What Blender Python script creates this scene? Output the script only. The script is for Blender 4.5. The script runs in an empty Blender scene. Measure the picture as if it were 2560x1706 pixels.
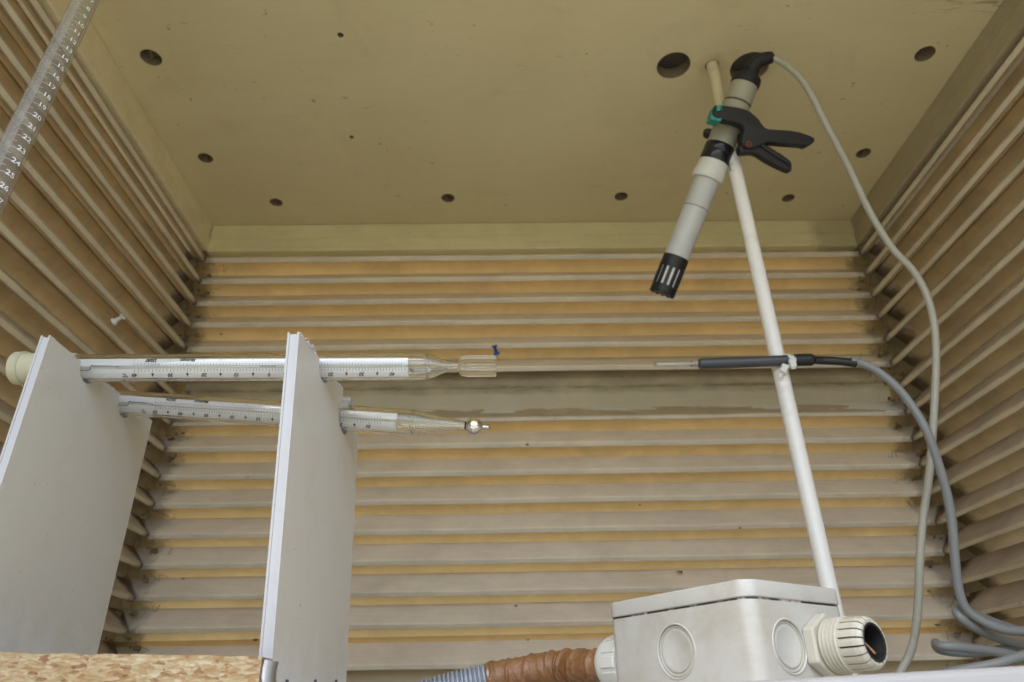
import bpy, bmesh, math, random
from mathutils import Vector, Matrix
random.seed(7)
V = Vector
sc = bpy.context.scene

# ------------------------------------------------------------------ camera
FPX, PITCH, ROLL, YAW = 1822.8, 0.4743, -0.02022, 0.01855      # focal length in photo pixels, angles in radians
def _axes():
    cy, sy, cp, sp = math.cos(YAW), math.sin(YAW), math.cos(PITCH), math.sin(PITCH)
    F = V((sy*cp, cy*cp, sp)); X = V((cy, -sy, 0)); U = X.cross(F)
    cr, sr = math.cos(ROLL), math.sin(ROLL)
    return cr*X + sr*U, -sr*X + cr*U, F
AX, AU, AF = _axes()
cam_d = bpy.data.cameras.new('camera'); cam = bpy.data.objects.new('camera', cam_d)
sc.collection.objects.link(cam); sc.camera = cam
cam_d.sensor_width = 36.0; cam_d.lens = 36.0*FPX/2560.0
cam_d.clip_start = 0.01; cam_d.clip_end = 500
m = Matrix.Identity(4)
for r in range(3):
    m[r][0], m[r][1], m[r][2] = AX[r], AU[r], -AF[r]
cam.matrix_world = m
cam_d.dof.use_dof = True; cam_d.dof.focus_distance = 0.50; cam_d.dof.aperture_fstop = 11.0

# ------------------------------------------------------------------ sky, sun, exposure
SUN_EL, SUN_AZ = math.radians(62), math.radians(206)            # high veiled sun behind the photographer
w = bpy.data.worlds.new('World'); sc.world = w; w.use_nodes = True
nt = w.node_tree; bg = nt.nodes['Background']
sky = nt.nodes.new('ShaderNodeTexSky'); sky.sky_type = 'NISHITA'; sky.sun_disc = False
sky.sun_elevation = SUN_EL; sky.sun_rotation = SUN_AZ
sky.air_density = 1.0; sky.dust_density = 3.0; sky.ozone_density = 0.7
nt.links.new(sky.outputs[0], bg.inputs[0]); bg.inputs[1].default_value = 0.13
sun_d = bpy.data.lights.new('sun', 'SUN'); sun_d.energy = 0.9; sun_d.angle = math.radians(60); sun_d.color = (1, .98, .95)
sun = bpy.data.objects.new('sun', sun_d); sc.collection.objects.link(sun)
sdir = V((math.sin(SUN_AZ)*math.cos(SUN_EL), math.cos(SUN_AZ)*math.cos(SUN_EL), math.sin(SUN_EL)))
sun.rotation_euler = (-sdir).to_track_quat('-Z', 'Y').to_euler()
sc.view_settings.view_transform = 'Standard'; sc.view_settings.look = 'None'
sc.view_settings.gamma = 1.0; sc.view_settings.exposure = 2.07
sc.render.engine = 'CYCLES'
sc.cycles.use_denoising = True
sc.cycles.max_bounces = 14; sc.cycles.diffuse_bounces = 8; sc.cycles.transparent_max_bounces = 24
sc.cycles.transmission_bounces = 12; sc.cycles.glossy_bounces = 6
sc.cycles.sample_clamp_indirect = 4.0

# ------------------------------------------------------------------ helpers
def ray(px, py): return AF + AX*((px-1280)/FPX) + AU*((853-py)/FPX)
def at(px, py, d): return ray(px, py)*d                          # point at distance d along the optical axis
def atY(px, py, y): r = ray(px, py); return r*(y/r.y)
def atX(px, py, x): r = ray(px, py); return r*(x/r.x)
def atZ(px, py, z): r = ray(px, py); return r*(z/r.z)
def pix(p): d = p.dot(AF); return 1280+FPX*p.dot(AX)/d, 853-FPX*p.dot(AU)/d
def on_axis_px(P0, P1, px):
    """parameter t on the line P0..P1 whose picture x is px"""
    lo, hi = -1.0, 2.0
    for _ in range(50):
        mid = (lo+hi)/2
        if pix(P0.lerp(P1, mid))[0] < px: lo = mid
        else: hi = mid
    return (lo+hi)/2

def frame(axis, hint):
    e1 = axis.normalized(); e2 = (hint - e1*hint.dot(e1)).normalized(); e3 = e1.cross(e2)
    return e1, e2, e3

def catmull(pts, n=8):
    pts = [V(p) for p in pts]; out = []
    P = [pts[0]*2-pts[1]] + pts + [pts[-1]*2-pts[-2]]
    for i in range(1, len(P)-2):
        for k in range(n):
            t = k/n; a, b, c, d = P[i-1], P[i], P[i+1], P[i+2]
            out.append(.5*((2*b)+(c-a)*t+(2*a-5*b+4*c-d)*t*t+(3*b-a-3*c+d)*t**3))
    out.append(pts[-1]); return out

class MB:
    def __init__(s): s.v = []; s.f = []; s.m = []
    def add(s, vs, fs, mi=0):
        o = len(s.v); s.v += [V(v) for v in vs]; s.f += [tuple(i+o for i in f) for f in fs]; s.m += [mi]*len(fs); return s
    def box(s, lo, hi, mi=0):
        x0, y0, z0 = lo; x1, y1, z1 = hi
        return s.add([(x0,y0,z0),(x1,y0,z0),(x1,y1,z0),(x0,y1,z0),(x0,y0,z1),(x1,y0,z1),(x1,y1,z1),(x0,y1,z1)],
                     [(0,3,2,1),(4,5,6,7),(0,1,5,4),(1,2,6,5),(2,3,7,6),(3,0,4,7)], mi)
    def obox(s, c, ex, ey, ez, mi=0):
        vs = [c+sx*ex+sy*ey+sz*ez for sz in (-1,1) for sx, sy in ((-1,-1),(1,-1),(1,1),(-1,1))]
        return s.add(vs, [(0,3,2,1),(4,5,6,7),(0,1,5,4),(1,2,6,5),(2,3,7,6),(3,0,4,7)], mi)
    def prism(s, poly, off, mi=0):
        n = len(poly); vs = [V(p) for p in poly] + [V(p)+off for p in poly]
        return s.add(vs, [tuple(range(n))[::-1], tuple(range(n, 2*n))] + [(i, (i+1)%n, n+(i+1)%n, n+i) for i in range(n)], mi)
    def lathe(s, org, axis, prof, seg=32, hint=V((0,0,1)), mi=0, cap0=True, cap1=True, ov=1.0, mis=None):
        """prof: (distance along axis, radius)"""
        e1, e2, e3 = frame(axis, hint); o = len(s.v); n = len(prof)
        for t, r in prof:
            for k in range(seg):
                a = 2*math.pi*k/seg
                s.v.append(org + e1*t + (e2*math.cos(a)*ov + e3*math.sin(a))*r)
        for i in range(n-1):
            for k in range(seg):
                k2 = (k+1) % seg
                s.f.append((o+i*seg+k, o+i*seg+k2, o+(i+1)*seg+k2, o+(i+1)*seg+k)); s.m.append(mis[i] if mis else mi)
        if cap0: s.f.append(tuple(o+k for k in range(seg))[::-1]); s.m.append(mis[0] if mis else mi)
        if cap1: s.f.append(tuple(o+(n-1)*seg+k for k in range(seg))); s.m.append(mis[-1] if mis else mi)
        return s
    def tube(s, pts, r, seg=12, mi=0, caps=True):
        pts = [V(p) for p in pts]; n = len(pts); o = len(s.v)
        rr = r if callable(r) else (lambda t: r)
        tan = [(pts[min(i+1, n-1)]-pts[max(i-1, 0)]).normalized() for i in range(n)]
        nrm = tan[0].orthogonal().normalized()
        for i in range(n):
            nrm = (nrm - tan[i]*nrm.dot(tan[i])).normalized(); b = tan[i].cross(nrm); q = rr(i/(n-1))
            for k in range(seg):
                a = 2*math.pi*k/seg; s.v.append(pts[i] + (nrm*math.cos(a)+b*math.sin(a))*q)
        for i in range(n-1):
            for k in range(seg):
                k2 = (k+1) % seg
                s.f.append((o+i*seg+k, o+i*seg+k2, o+(i+1)*seg+k2, o+(i+1)*seg+k)); s.m.append(mi)
        if caps:
            s.f.append(tuple(o+k for k in range(seg))[::-1]); s.m.append(mi)
            s.f.append(tuple(o+(n-1)*seg+k for k in range(seg))); s.m.append(mi)
        return s
    def sphere(s, c, r, seg=16, rings=10, jit=0, mi=0, sq=V((1,1,1))):
        prof = []
        o = len(s.v)
        s.v.append(c+V((0,0,r*sq.z))); 
        for i in range(1, rings):
            th = math.pi*i/rings
            for k in range(seg):
                a = 2*math.pi*k/seg; q = r*(1+random.uniform(-jit, jit))
                s.v.append(c+V((math.sin(th)*math.cos(a)*q*sq.x, math.sin(th)*math.sin(a)*q*sq.y, math.cos(th)*q*sq.z)))
        s.v.append(c-V((0,0,r*sq.z))); last = len(s.v)-1
        for k in range(seg):
            s.f.append((o, o+1+k, o+1+(k+1)%seg)); s.m.append(mi)
            b = o+1+(rings-2)*seg
            s.f.append((last, b+(k+1)%seg, b+k)); s.m.append(mi)
        for i in range(rings-2):
            for k in range(seg):
                a0 = o+1+i*seg; k2 = (k+1)%seg
                s.f.append((a0+k, a0+seg+k, a0+seg+k2, a0+k2)); s.m.append(mi)
        return s
    def build(s, name, mats, parent=None, smooth=False, bevel=0, bseg=2, origin=None, auto=None):
        org = V(parent['_o']) if parent is not None else (V(origin) if origin is not None else V((0,0,0)))
        me = bpy.data.meshes.new(name)
        me.from_pydata([tuple(v-org) for v in s.v], [], s.f)
        mats = mats if isinstance(mats, (list, tuple)) else [mats]
        for mm in mats: me.materials.append(mm)
        me.polygons.foreach_set('material_index', s.m)
        bm = bmesh.new(); bm.from_mesh(me)
        bmesh.ops.remove_doubles(bm, verts=bm.verts, dist=1e-7)
        bmesh.ops.recalc_face_normals(bm, faces=bm.faces)
        if bevel:
            es = [e for e in bm.edges if len(e.link_faces) == 2 and e.calc_face_angle(0) > .35]
            bmesh.ops.bevel(bm, geom=es, offset=bevel, segments=bseg, profile=.5, affect='EDGES', clamp_overlap=True)
        bm.to_mesh(me); bm.free()
        if smooth:
            me.polygons.foreach_set('use_smooth', [True]*len(me.polygons))
            if auto is not None:
                try: me.set_sharp_from_angle(angle=auto)
                except Exception: pass
        ob = bpy.data.objects.new(name, me); sc.collection.objects.link(ob)
        if parent is not None: ob.parent = parent
        else: ob.location = org
        ob['_o'] = tuple(org)
        return ob

def empty(name, loc):
    e = bpy.data.objects.new(name, None); sc.collection.objects.link(e); e.location = loc; e['_o'] = tuple(loc)
    e.empty_display_size = .02; return e
def tag(o, label, cat=None, group=None, kind=None):
    o['label'] = label
    if cat: o['category'] = cat
    if group: o['group'] = group
    if kind: o['kind'] = kind
    return o

_text_cache = {}
def text_geo(body, size, shear=0.0, bold=0.0):
    key = (body, size, shear, bold)
    if key not in _text_cache:
        cu = bpy.data.curves.new('lettering', 'FONT'); cu.body = body; cu.size = size; cu.shear = shear; cu.offset = bold
        cu.align_x = 'CENTER'; cu.align_y = 'CENTER'; cu.resolution_u = 3
        ob = bpy.data.objects.new('lettering', cu); sc.collection.objects.link(ob)
        dg = bpy.context.evaluated_depsgraph_get(); me = bpy.data.meshes.new_from_object(ob.evaluated_get(dg))
        _text_cache[key] = ([v.co.copy() for v in me.vertices], [tuple(p.vertices) for p in me.polygons])
        bpy.data.objects.remove(ob); bpy.data.curves.remove(cu); bpy.data.meshes.remove(me)
    return _text_cache[key]

def boolean(ob, cutters):
    for c in cutters:
        md = ob.modifiers.new('cut', 'BOOLEAN'); md.object = c; md.operation = 'DIFFERENCE'; md.solver = 'EXACT'; md.material_mode = 'TRANSFER'
    dg = bpy.context.evaluated_depsgraph_get()
    me = bpy.data.meshes.new_from_object(ob.evaluated_get(dg)); old = ob.data; nm = old.name
    ob.modifiers.clear(); ob.data = me; bpy.data.meshes.remove(old); me.name = nm
    for c in cutters:
        d = c.data; bpy.data.objects.remove(c); bpy.data.meshes.remove(d)

# ------------------------------------------------------------------ materials
class N:
    def __init__(s, name):
        s.mat = bpy.data.materials.new(name); s.mat.use_nodes = True; s.t = s.mat.node_tree; s.n = s.t.nodes
        s.b = s.n['Principled BSDF']; s.out = s.n['Material Output']
    def new(s, typ, **kw):
        x = s.n.new(typ)
        for k, v in kw.items(): setattr(x, k, v)
        return x
    def link(s, a, b): s.t.links.new(a, b)
    def coord(s, scale=(1,1,1), rnd=True, out='Object'):
        tc = s.new('ShaderNodeTexCoord'); mp = s.new('ShaderNodeMapping'); mp.inputs['Scale'].default_value = scale
        s.link(tc.outputs[out], mp.inputs[0])
        if rnd:
            oi = s.new('ShaderNodeObjectInfo'); mu = s.new('ShaderNodeMath', operation='MULTIPLY'); mu.inputs[1].default_value = 37.0
            s.link(oi.outputs['Random'], mu.inputs[0])
            cb = s.new('ShaderNodeCombineXYZ'); s.link(mu.outputs[0], cb.inputs[0]); s.link(mu.outputs[0], cb.inputs[1])
            s.link(cb.outputs[0], mp.inputs['Location'])
        return mp.outputs[0]
    def noise(s, vec, scale, detail=4, rough=.55, dist=0):
        n = s.new('ShaderNodeTexNoise'); n.inputs['Scale'].default_value = scale; n.inputs['Detail'].default_value = detail
        n.inputs['Roughness'].default_value = rough; n.inputs['Distortion'].default_value = dist
        s.link(vec, n.inputs['Vector']); return n.outputs['Fac']
    def ramp(s, fac, stops):
        r = s.new('ShaderNodeValToRGB'); e = r.color_ramp.elements
        while len(e) < len(stops): e.new(.5)
        for k, (p, c) in enumerate(stops): e[k].position = p; e[k].color = (*c, 1) if len(c) == 3 else c
        s.link(fac, r.inputs[0]); return r.outputs[0]
    def mix(s, fac, a, b, mode='MIX'):
        x = s.new('ShaderNodeMix', data_type='RGBA', blend_type=mode)
        for sock, val in ((x.inputs[0], fac), (x.inputs[6], a), (x.inputs[7], b)):
            if isinstance(val, (int, float)): sock.default_value = val
            elif isinstance(val, tuple): sock.default_value = (*val, 1)
            else: s.link(val, sock)
        return x.outputs[2]
    def math(s, op, a, b=None):
        x = s.new('ShaderNodeMath', operation=op)
        for k, val in ((0, a), (1, b)):
            if val is None: continue
            if isinstance(val, (int, float)): x.inputs[k].default_value = val
            else: s.link(val, x.inputs[k])
        return x.outputs[0]
    def bump(s, h, strength=.2, dist=.001):
        b = s.new('ShaderNodeBump'); b.inputs['Strength'].default_value = strength; b.inputs['Distance'].default_value = dist
        s.link(h, b.inputs['Height']); s.link(b.outputs[0], s.b.inputs['Normal'])
    def col(s, c):
        if isinstance(c, tuple): s.b.inputs['Base Color'].default_value = (*c, 1)
        else: s.link(c, s.b.inputs['Base Color'])
    def set(s, rough=.5, metal=0, spec=.5, ior=1.5):
        s.b.inputs['Roughness'].default_value = rough; s.b.inputs['Metallic'].default_value = metal
        s.b.inputs['Specular IOR Level'].default_value = spec; s.b.inputs['IOR'].default_value = ior; return s
BLACK, WHITE = (0,0,0), (1,1,1)

def plain(name, c, rough=.5, var=.12, scale=60, metal=0, spec=.5, bump=.05, dirt=None, dirt_amt=.5, dt=.56):
    n = N(name); v = n.coord(); f = n.noise(v, scale, 5)
    c2 = tuple(x*(1-var) for x in c)
    col = n.mix(f, c2, tuple(min(1, x*(1+var*.5)) for x in c))
    if dirt:
        d = n.ramp(n.noise(v, scale*.45, 7, .7, .4), [(dt, BLACK), (dt+.18, WHITE)])
        col = n.mix(n.math('MULTIPLY', d, dirt_amt), col, dirt)
    n.col(col); n.set(rough, metal, spec)
    if bump: n.bump(n.noise(v, scale*6, 3), bump, .0006)
    return n.mat

def painted_wood(name, c, dark, grain=(6, 90, 90), specks=.5, mould=0.0, half=None, rough=.42, blotch=.35, peel=None):
    """aged paint over timber: blotches, grain along x, fly specks, mould creeping in from the ends"""
    n = N(name); v = n.coord()
    g = n.noise(n.coord(grain), 3.0, 5, .6, .3)
    b = n.noise(v, 14, 6, .65, .5)
    col = n.mix(n.ramp(b, [(.35, BLACK), (.72, WHITE)]), c, tuple(x*(1-blotch) for x in c))
    col = n.mix(n.math('MULTIPLY', n.ramp(g, [(.45, BLACK), (.75, WHITE)]), .28), col, dark)
    if peel:
        tcp = n.new('ShaderNodeTexCoord'); spx = n.new('ShaderNodeSeparateXYZ'); n.link(tcp.outputs['Object'], spx.inputs[0])
        hgt = n.math('MULTIPLY', n.math('SUBTRACT', spx.outputs[1], .0245), 15.0)                  # flakes cling to the upper edge
        end = n.math('MAXIMUM', n.math('MULTIPLY', n.math('SUBTRACT', spx.outputs[0], .47), 9.0), 0.0)   # and to one end
        pv = n.math('ADD', n.math('ADD', n.noise(n.coord((7, 16, 16)), 2.0, 3, .45, .7), hgt), end)
        col = n.mix(n.ramp(pv, [(.425, BLACK), (.44, WHITE)]), col, peel)
    sp = n.ramp(n.noise(v, 190, 2, .5), [(.72, BLACK), (.78, WHITE)])
    sp2 = n.ramp(n.noise(v, 22, 3, .6), [(.45, BLACK), (.65, WHITE)])
    col = n.mix(n.math('MULTIPLY', n.math('MULTIPLY', sp, sp2), specks), col, (.05, .035, .02))
    if mould and half:
        tc = n.new('ShaderNodeTexCoord'); sx = n.new('ShaderNodeSeparateXYZ'); n.link(tc.outputs['Object'], sx.inputs[0])
        ab = n.math('ABSOLUTE', sx.outputs[0]); e = n.math('SUBTRACT', half, ab)
        q = n.math('ADD', n.math('MULTIPLY', e, -34.0), n.math('MULTIPLY', n.noise(v, 60, 6, .75, .6), 1.8))
        mk = n.ramp(q, [(.35, BLACK), (.95, WHITE)])
        col = n.mix(n.math('MULTIPLY', mk, mould), col, (.055, .032, .014))
    n.col(col); n.set(rough, 0, .35)
    n.bump(n.math('ADD', g, n.noise(v, 260, 3)), .18, .0008)
    return n.mat

def thin_glass(name, tint=(.95, .96, .94), k=1.0, rough=.0, haze=0.0):
    n = N(name); n.n.remove(n.b)
    tr = n.new('ShaderNodeBsdfTransparent'); tr.inputs[0].default_value = (*tint, 1)
    gl = n.new('ShaderNodeBsdfGlossy'); gl.inputs['Roughness'].default_value = rough
    fr = n.new('ShaderNodeLayerWeight'); fr.inputs[0].default_value = .5      # Schlick reflectance, the same from both sides
    q = n.math('ADD', n.math('MULTIPLY', n.math('POWER', fr.outputs['Facing'], 4.0), .80), .045)
    mx = n.new('ShaderNodeMixShader'); n.link(n.math('MULTIPLY', q, k), mx.inputs[0])
    n.link(tr.outputs[0], mx.inputs[1]); n.link(gl.outputs[0], mx.inputs[2])
    if haze:                                                              # slightly cloudy plastic
        df = n.new('ShaderNodeBsdfDiffuse'); df.inputs[0].default_value = (.86, .88, .92, 1)
        m2 = n.new('ShaderNodeMixShader'); m2.inputs[0].default_value = haze
        n.link(mx.outputs[0], m2.inputs[1]); n.link(df.outputs[0], m2.inputs[2]); mx = m2
    n.link(mx.outputs[0], n.out.inputs[0])
    return n.mat

def solid_glass(name, c=(1, 1, 1), ior=1.45):
    n = N(name); n.col(c); n.set(.0, 0, .5, ior); n.b.inputs['Transmission Weight'].default_value = 1.0; return n.mat

XL, XR, D, H = -0.477, 0.595, 1.0, 0.737                       # inner faces of the screen (metres), camera at the origin
PIT, Z0 = 0.0404, 0.6722                                       # louvre spacing, front edge of the topmost slat
WB = XR - XL; Y_FRONT = -0.06; WS = D - Y_FRONT  # unseen front reach of the screen, set to balance the light inside
TH = math.radians(41.3); RUN = 0.0323; THK = 0.0083

M = {}
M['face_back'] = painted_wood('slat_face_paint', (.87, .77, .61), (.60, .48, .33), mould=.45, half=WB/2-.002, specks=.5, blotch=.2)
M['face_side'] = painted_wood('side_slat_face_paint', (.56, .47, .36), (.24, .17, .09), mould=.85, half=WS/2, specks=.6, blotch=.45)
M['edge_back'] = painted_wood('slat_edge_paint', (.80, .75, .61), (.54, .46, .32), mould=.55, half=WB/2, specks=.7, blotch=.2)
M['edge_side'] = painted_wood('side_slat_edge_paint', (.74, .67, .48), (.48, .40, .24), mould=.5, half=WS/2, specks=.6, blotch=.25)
M['peel'] = painted_wood('peeling_slat_paint', (.56, .45, .29), (.34, .25, .15), mould=.5, half=WB/2, peel=(.72, .69, .60))
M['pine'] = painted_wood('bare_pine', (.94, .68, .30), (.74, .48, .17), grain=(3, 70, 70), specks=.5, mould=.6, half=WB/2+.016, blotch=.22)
M['pine_dark'] = painted_wood('shaded_dirty_pine', (.57, .42, .21), (.34, .22, .09), grain=(3, 70, 70), specks=.6, mould=.8, half=WS/2+.014, blotch=.35)  # darker pine: dirty undersides, plus side-wall shade put into the colour
M['trim'] = painted_wood('cream_trim_paint', (.75, .695, .40), (.48, .42, .20), specks=.4, mould=.3, half=WB/2, blotch=.12, grain=(4, 40, 40))
M['trim_side'] = painted_wood('lightened_side_trim_paint', (.80, .71, .46), (.56, .48, .28), specks=.4, mould=.5, half=WS/2, blotch=.14, grain=(4, 40, 40))  # same cream trim, lightened to offset the shade on the side walls
M['rail'] = painted_wood('mid_rail_paint', (.46, .39, .24), (.20, .15, .08), specks=.6, blotch=.35, grain=(5, 30, 30))
def stain_rail(mat):
    t_ = mat.node_tree; bs = t_.nodes['Principled BSDF']; src = bs.inputs['Base Color'].links[0].from_socket
    n = N.__new__(N); n.mat = mat; n.t = t_; n.n = t_.nodes; n.b = bs
    v = n.coord((7, 40, 40), rnd=False); tc = n.new('ShaderNodeTexCoord'); sx = n.new('ShaderNodeSeparateXYZ'); n.link(tc.outputs['Object'], sx.inputs[0])
    d = n.math('ABSOLUTE', n.math('SUBTRACT', sx.outputs[2], .447))
    q = n.math('ADD', n.math('MULTIPLY', d, -75.0), n.math('MULTIPLY', n.noise(v, 3.0, 5, .65, .6), 1.5))
    col = n.mix(n.math('MULTIPLY', n.ramp(q, [(.45, BLACK), (.85, WHITE)]), .65), src, (.13, .095, .05))
    lo = n.ramp(n.math('ADD', n.math('MULTIPLY', n.math('SUBTRACT', .440, sx.outputs[2]), 60.0), n.noise(v, 2.0, 4)), [(.45, BLACK), (.9, WHITE)])
    n.link(n.mix(n.math('MULTIPLY', lo, .5), col, (.60, .55, .42)), bs.inputs['Base Color'])
stain_rail(M['rail'])
M['post'] = painted_wood('corner_post_wood', (.34, .26, .14), (.10, .06, .03), specks=.9, blotch=.6)
M['outside'] = painted_wood('outside_weathered_paint', (.78, .75, .68), (.6, .55, .45), specks=.2, blotch=.1)
M['soil_wood'] = painted_wood('pale_floor_board', (.66, .62, .54), (.4, .34, .26), specks=.8, blotch=.4)

def ceiling_mat():
    n = N('ceiling_panel_paint'); v = n.coord(rnd=False)
    b = n.noise(v, 5, 6, .6, .6); g = n.noise(n.coord((7, 60, 60), rnd=False), 2.5, 4, .6, .2)
    col = n.mix(n.ramp(b, [(.3, BLACK), (.75, WHITE)]), (.735, .665, .41), (.66, .59, .34))
    col = n.mix(n.math('MULTIPLY', n.ramp(g, [(.45, BLACK), (.8, WHITE)]), .09), col, (.46, .37, .2))
    sp = n.ramp(n.noise(v, 75, 2, .5), [(.73, BLACK), (.79, WHITE)])
    col = n.mix(n.math('MULTIPLY', sp, .55), col, (.10, .07, .035))
    st1 = n.ramp(n.noise(v, 9, 7, .72, 1.1), [(.56, BLACK), (.74, WHITE)])
    col = n.mix(n.math('MULTIPLY', st1, .22), col, (.40, .31, .16))      # old damp stains
    mk1 = n.math('MULTIPLY', n.ramp(n.noise(n.coord((16, 70, 1), rnd=False), 1.9, 3, .55, 1.4), [(.69, BLACK), (.72, WHITE)]), n.ramp(n.noise(v, 7, 2), [(.48, BLACK), (.56, WHITE)]))
    col = n.mix(n.math('MULTIPLY', mk1, .45), col, (.20, .14, .07))      # stray scratches
    # scuffs in one corner of the board
    sc_ = n.noise(n.coord((20, 150, 1), rnd=False), 1.6, 3, .6, .3)
    tc = n.new('ShaderNodeTexCoord'); sx = n.new('ShaderNodeSeparateXYZ'); n.link(tc.outputs['Object'], sx.inputs[0])
    near = n.math('MULTIPLY', n.ramp(sx.outputs[0], [(.49, BLACK), (.54, WHITE)]), n.ramp(sx.outputs[1], [(.56, WHITE), (.60, BLACK)]))
    sk = n.math('MULTIPLY', n.ramp(sc_, [(.54, BLACK), (.60, WHITE)]), near)
    col = n.mix(n.math('MULTIPLY', sk, .85), col, (.09, .06, .025))
    # grime rings round the cable holes
    for hx, hy, rr, amt in ((.331, .671, .045, .55), (.276, .668, .03, .5), (.2265, .668, .034, .3)):
        ds = n.new('ShaderNodeVectorMath', operation='DISTANCE'); ds.inputs[1].default_value = (hx, hy, .737)
        n.link(tc.outputs['Object'], ds.inputs[0])
        q = n.math('ADD', n.math('MULTIPLY', ds.outputs['Value'], -1/rr), n.math('MULTIPLY', n.noise(v, 38, 5, .7), 1.5))
        col = n.mix(n.math('MULTIPLY', n.ramp(q, [(-.0, BLACK), (.55, WHITE)]), amt*.6), col, (.26, .17, .08))
    n.col(col); n.set(.5, 0, .35); n.bump(n.math('ADD', g, n.noise(v, 180, 3)), .12, .0008); return n.mat
M['ceiling'] = ceiling_mat()

def chip_mat():
    n = N('chipboard_edge'); v = n.coord((.55, 1.4, 1.5), rnd=False)
    vo = n.new('ShaderNodeTexVoronoi'); vo.inputs['Scale'].default_value = 460; vo.inputs['Randomness'].default_value = 1
    wv = n.new('ShaderNodeVectorMath', operation='ADD'); nz = n.new('ShaderNodeTexNoise'); nz.inputs['Scale'].default_value = 120
    n.link(v, nz.inputs['Vector']); sv = n.new('ShaderNodeVectorMath', operation='SCALE'); sv.inputs['Scale'].default_value = .004
    n.link(nz.outputs['Color'], sv.inputs[0]); n.link(v, wv.inputs[0]); n.link(sv.outputs[0], wv.inputs[1]); n.link(wv.outputs[0], vo.inputs['Vector'])
    sp = n.new('ShaderNodeSeparateColor'); n.link(vo.outputs['Color'], sp.inputs[0])
    col = n.ramp(sp.outputs[0], [(0, (.17, .085, .04)), (.15, (.28, .17, .08)), (.5, (.35, .275, .155)), (.85, (.385, .315, .195)), (1, (.45, .385, .265))])
    ln = n.noise(n.coord((90, 60, 260), rnd=False), 2.2, 5, .65, .8)
    col = n.mix(n.ramp(ln, [(.38, WHITE), (.52, BLACK)]), col, (.30, .20, .10))
    col = n.mix(n.ramp(ln, [(.60, BLACK), (.72, WHITE)]), col, (.56, .50, .37))
    n.col(col); n.set(.75, 0, .25); n.bump(vo.outputs['Distance'], .5, .0015); return n.mat
M['chip'] = chip_mat()

def plate_mat(name, c, step, flute=.3):
    """fluted polypropylene sheet, flutes run up the sheet"""
    n = N(name); v = n.coord(rnd=False)
    wv = n.new('ShaderNodeTexWave', bands_direction='Y'); wv.inputs['Scale'].default_value = 1.0/step*.314
    wv.inputs['Distortion'].default_value = .15; n.link(v, wv.inputs['Vector'])
    d = n.ramp(n.noise(v, 30, 6, .7, .5), [(.52, BLACK), (.78, WHITE)])
    col = n.mix(n.math('MULTIPLY', wv.outputs['Fac'], flute), c, tuple(x*.7 for x in c))
    col = n.mix(n.math('MULTIPLY', d, .22), col, (.42, .36, .24))
    sp = n.ramp(n.noise(v, 260, 2), [(.72, BLACK), (.77, WHITE)])
    col = n.mix(n.math('MULTIPLY', sp, .6), col, (.1, .08, .05))
    scf = n.math('MULTIPLY', n.ramp(n.noise(n.coord((1, 60, 200), rnd=False), 1.3, 5, .6, 1.0), [(.64, BLACK), (.70, WHITE)]), n.ramp(n.noise(v, 17, 3), [(.5, BLACK), (.6, WHITE)]))
    col = n.mix(n.math('MULTIPLY', scf, .35), col, (.93, .93, .92))
    tcz = n.new('ShaderNodeTexCoord'); szz = n.new('ShaderNodeSeparateXYZ'); n.link(tcz.outputs['Object'], szz.inputs[0])
    yel = n.math('MULTIPLY', n.ramp(n.math('ADD', n.math('MULTIPLY', szz.outputs[2], 9.0), n.math('MULTIPLY', n.noise(v, 34, 5, .7), .9)), [(1.9/2.6, BLACK), (1.0, WHITE)]), .28)
    col = n.mix(yel, col, (.50, .43, .28))                                # grime near the tube cut-outs
    n.col(col); n.set(.34, 0, .5); n.bump(wv.outputs['Fac'], .10, .0005)
    n.b.inputs['Subsurface Weight'].default_value = .12; n.b.inputs['Subsurface Radius'].default_value = (.004, .004, .003); return n.mat
M['plate_a'] = plate_mat('fluted_plastic', (.77, .77, .74), .0022, .45)
M['plate_b'] = plate_mat('smooth_fluted_plastic', (.77, .765, .73), .0030, .10)
M['plate_edge'] = plain('plastic_cut_edge', (.50, .51, .525), .35, .08, 80, dirt=(.5, .45, .35), dirt_amt=.3)
M['rod'] = plain('white_conduit', (.84, .83, .78), .32, .05, 50, dirt=(.35, .30, .20), dirt_amt=.35, bump=.02)
M['rod_old'] = plain('yellowed_conduit', (.70, .66, .42), .4, .1, 50, dirt=(.3, .25, .12), dirt_amt=.5)
M['probe_body'] = plain('shaded_probe_body', (.36, .355, .27), .42, .1, 40, dirt=(.3, .28, .2), dirt_amt=.3, bump=.02)  # shade and olive ceiling reflection are put into the body colour
M['probe_tube'] = plain('probe_grey_plastic', (.55, .56, .54), .38, .05, 40, dirt=(.3, .3, .28), dirt_amt=.2, bump=.015)
M['black'] = plain('black_plastic', (.011, .012, .014), .45, .2, 60, bump=.04)
M['tape'] = plain('black_tape', (.014, .015, .018), .22, .2, 60, bump=.05)
M['rubber'] = plain('black_rubber', (.012, .012, .013), .6, .2, 60, bump=.05)
M['clamp'] = plain('clamp_nylon', (.010, .010, .010), .6, .2, 80, bump=.08)
M['teal'] = plain('teal_plastic', (.02, .30, .27), .45, .1, 60)
M['orange'] = plain('orange_plastic', (.16, .03, .01), .5, .1, 60)
M['filter'] = plain('filter_membrane', (.78, .78, .76), .6, .08, 300, dirt=(.5, .5, .48), dirt_amt=.5)
M['sensor'] = plain('dark_grey_plastic', (.055, .058, .066), .30, .12, 40, bump=.02)
M['shrink'] = plain('heat_shrink', (.012, .012, .014), .30, .2, 40, bump=.03)
M['tie'] = plain('nylon_tie', (.72, .74, .70), .4, .1, 80, dirt=(.45, .42, .32), dirt_amt=.4)
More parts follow.
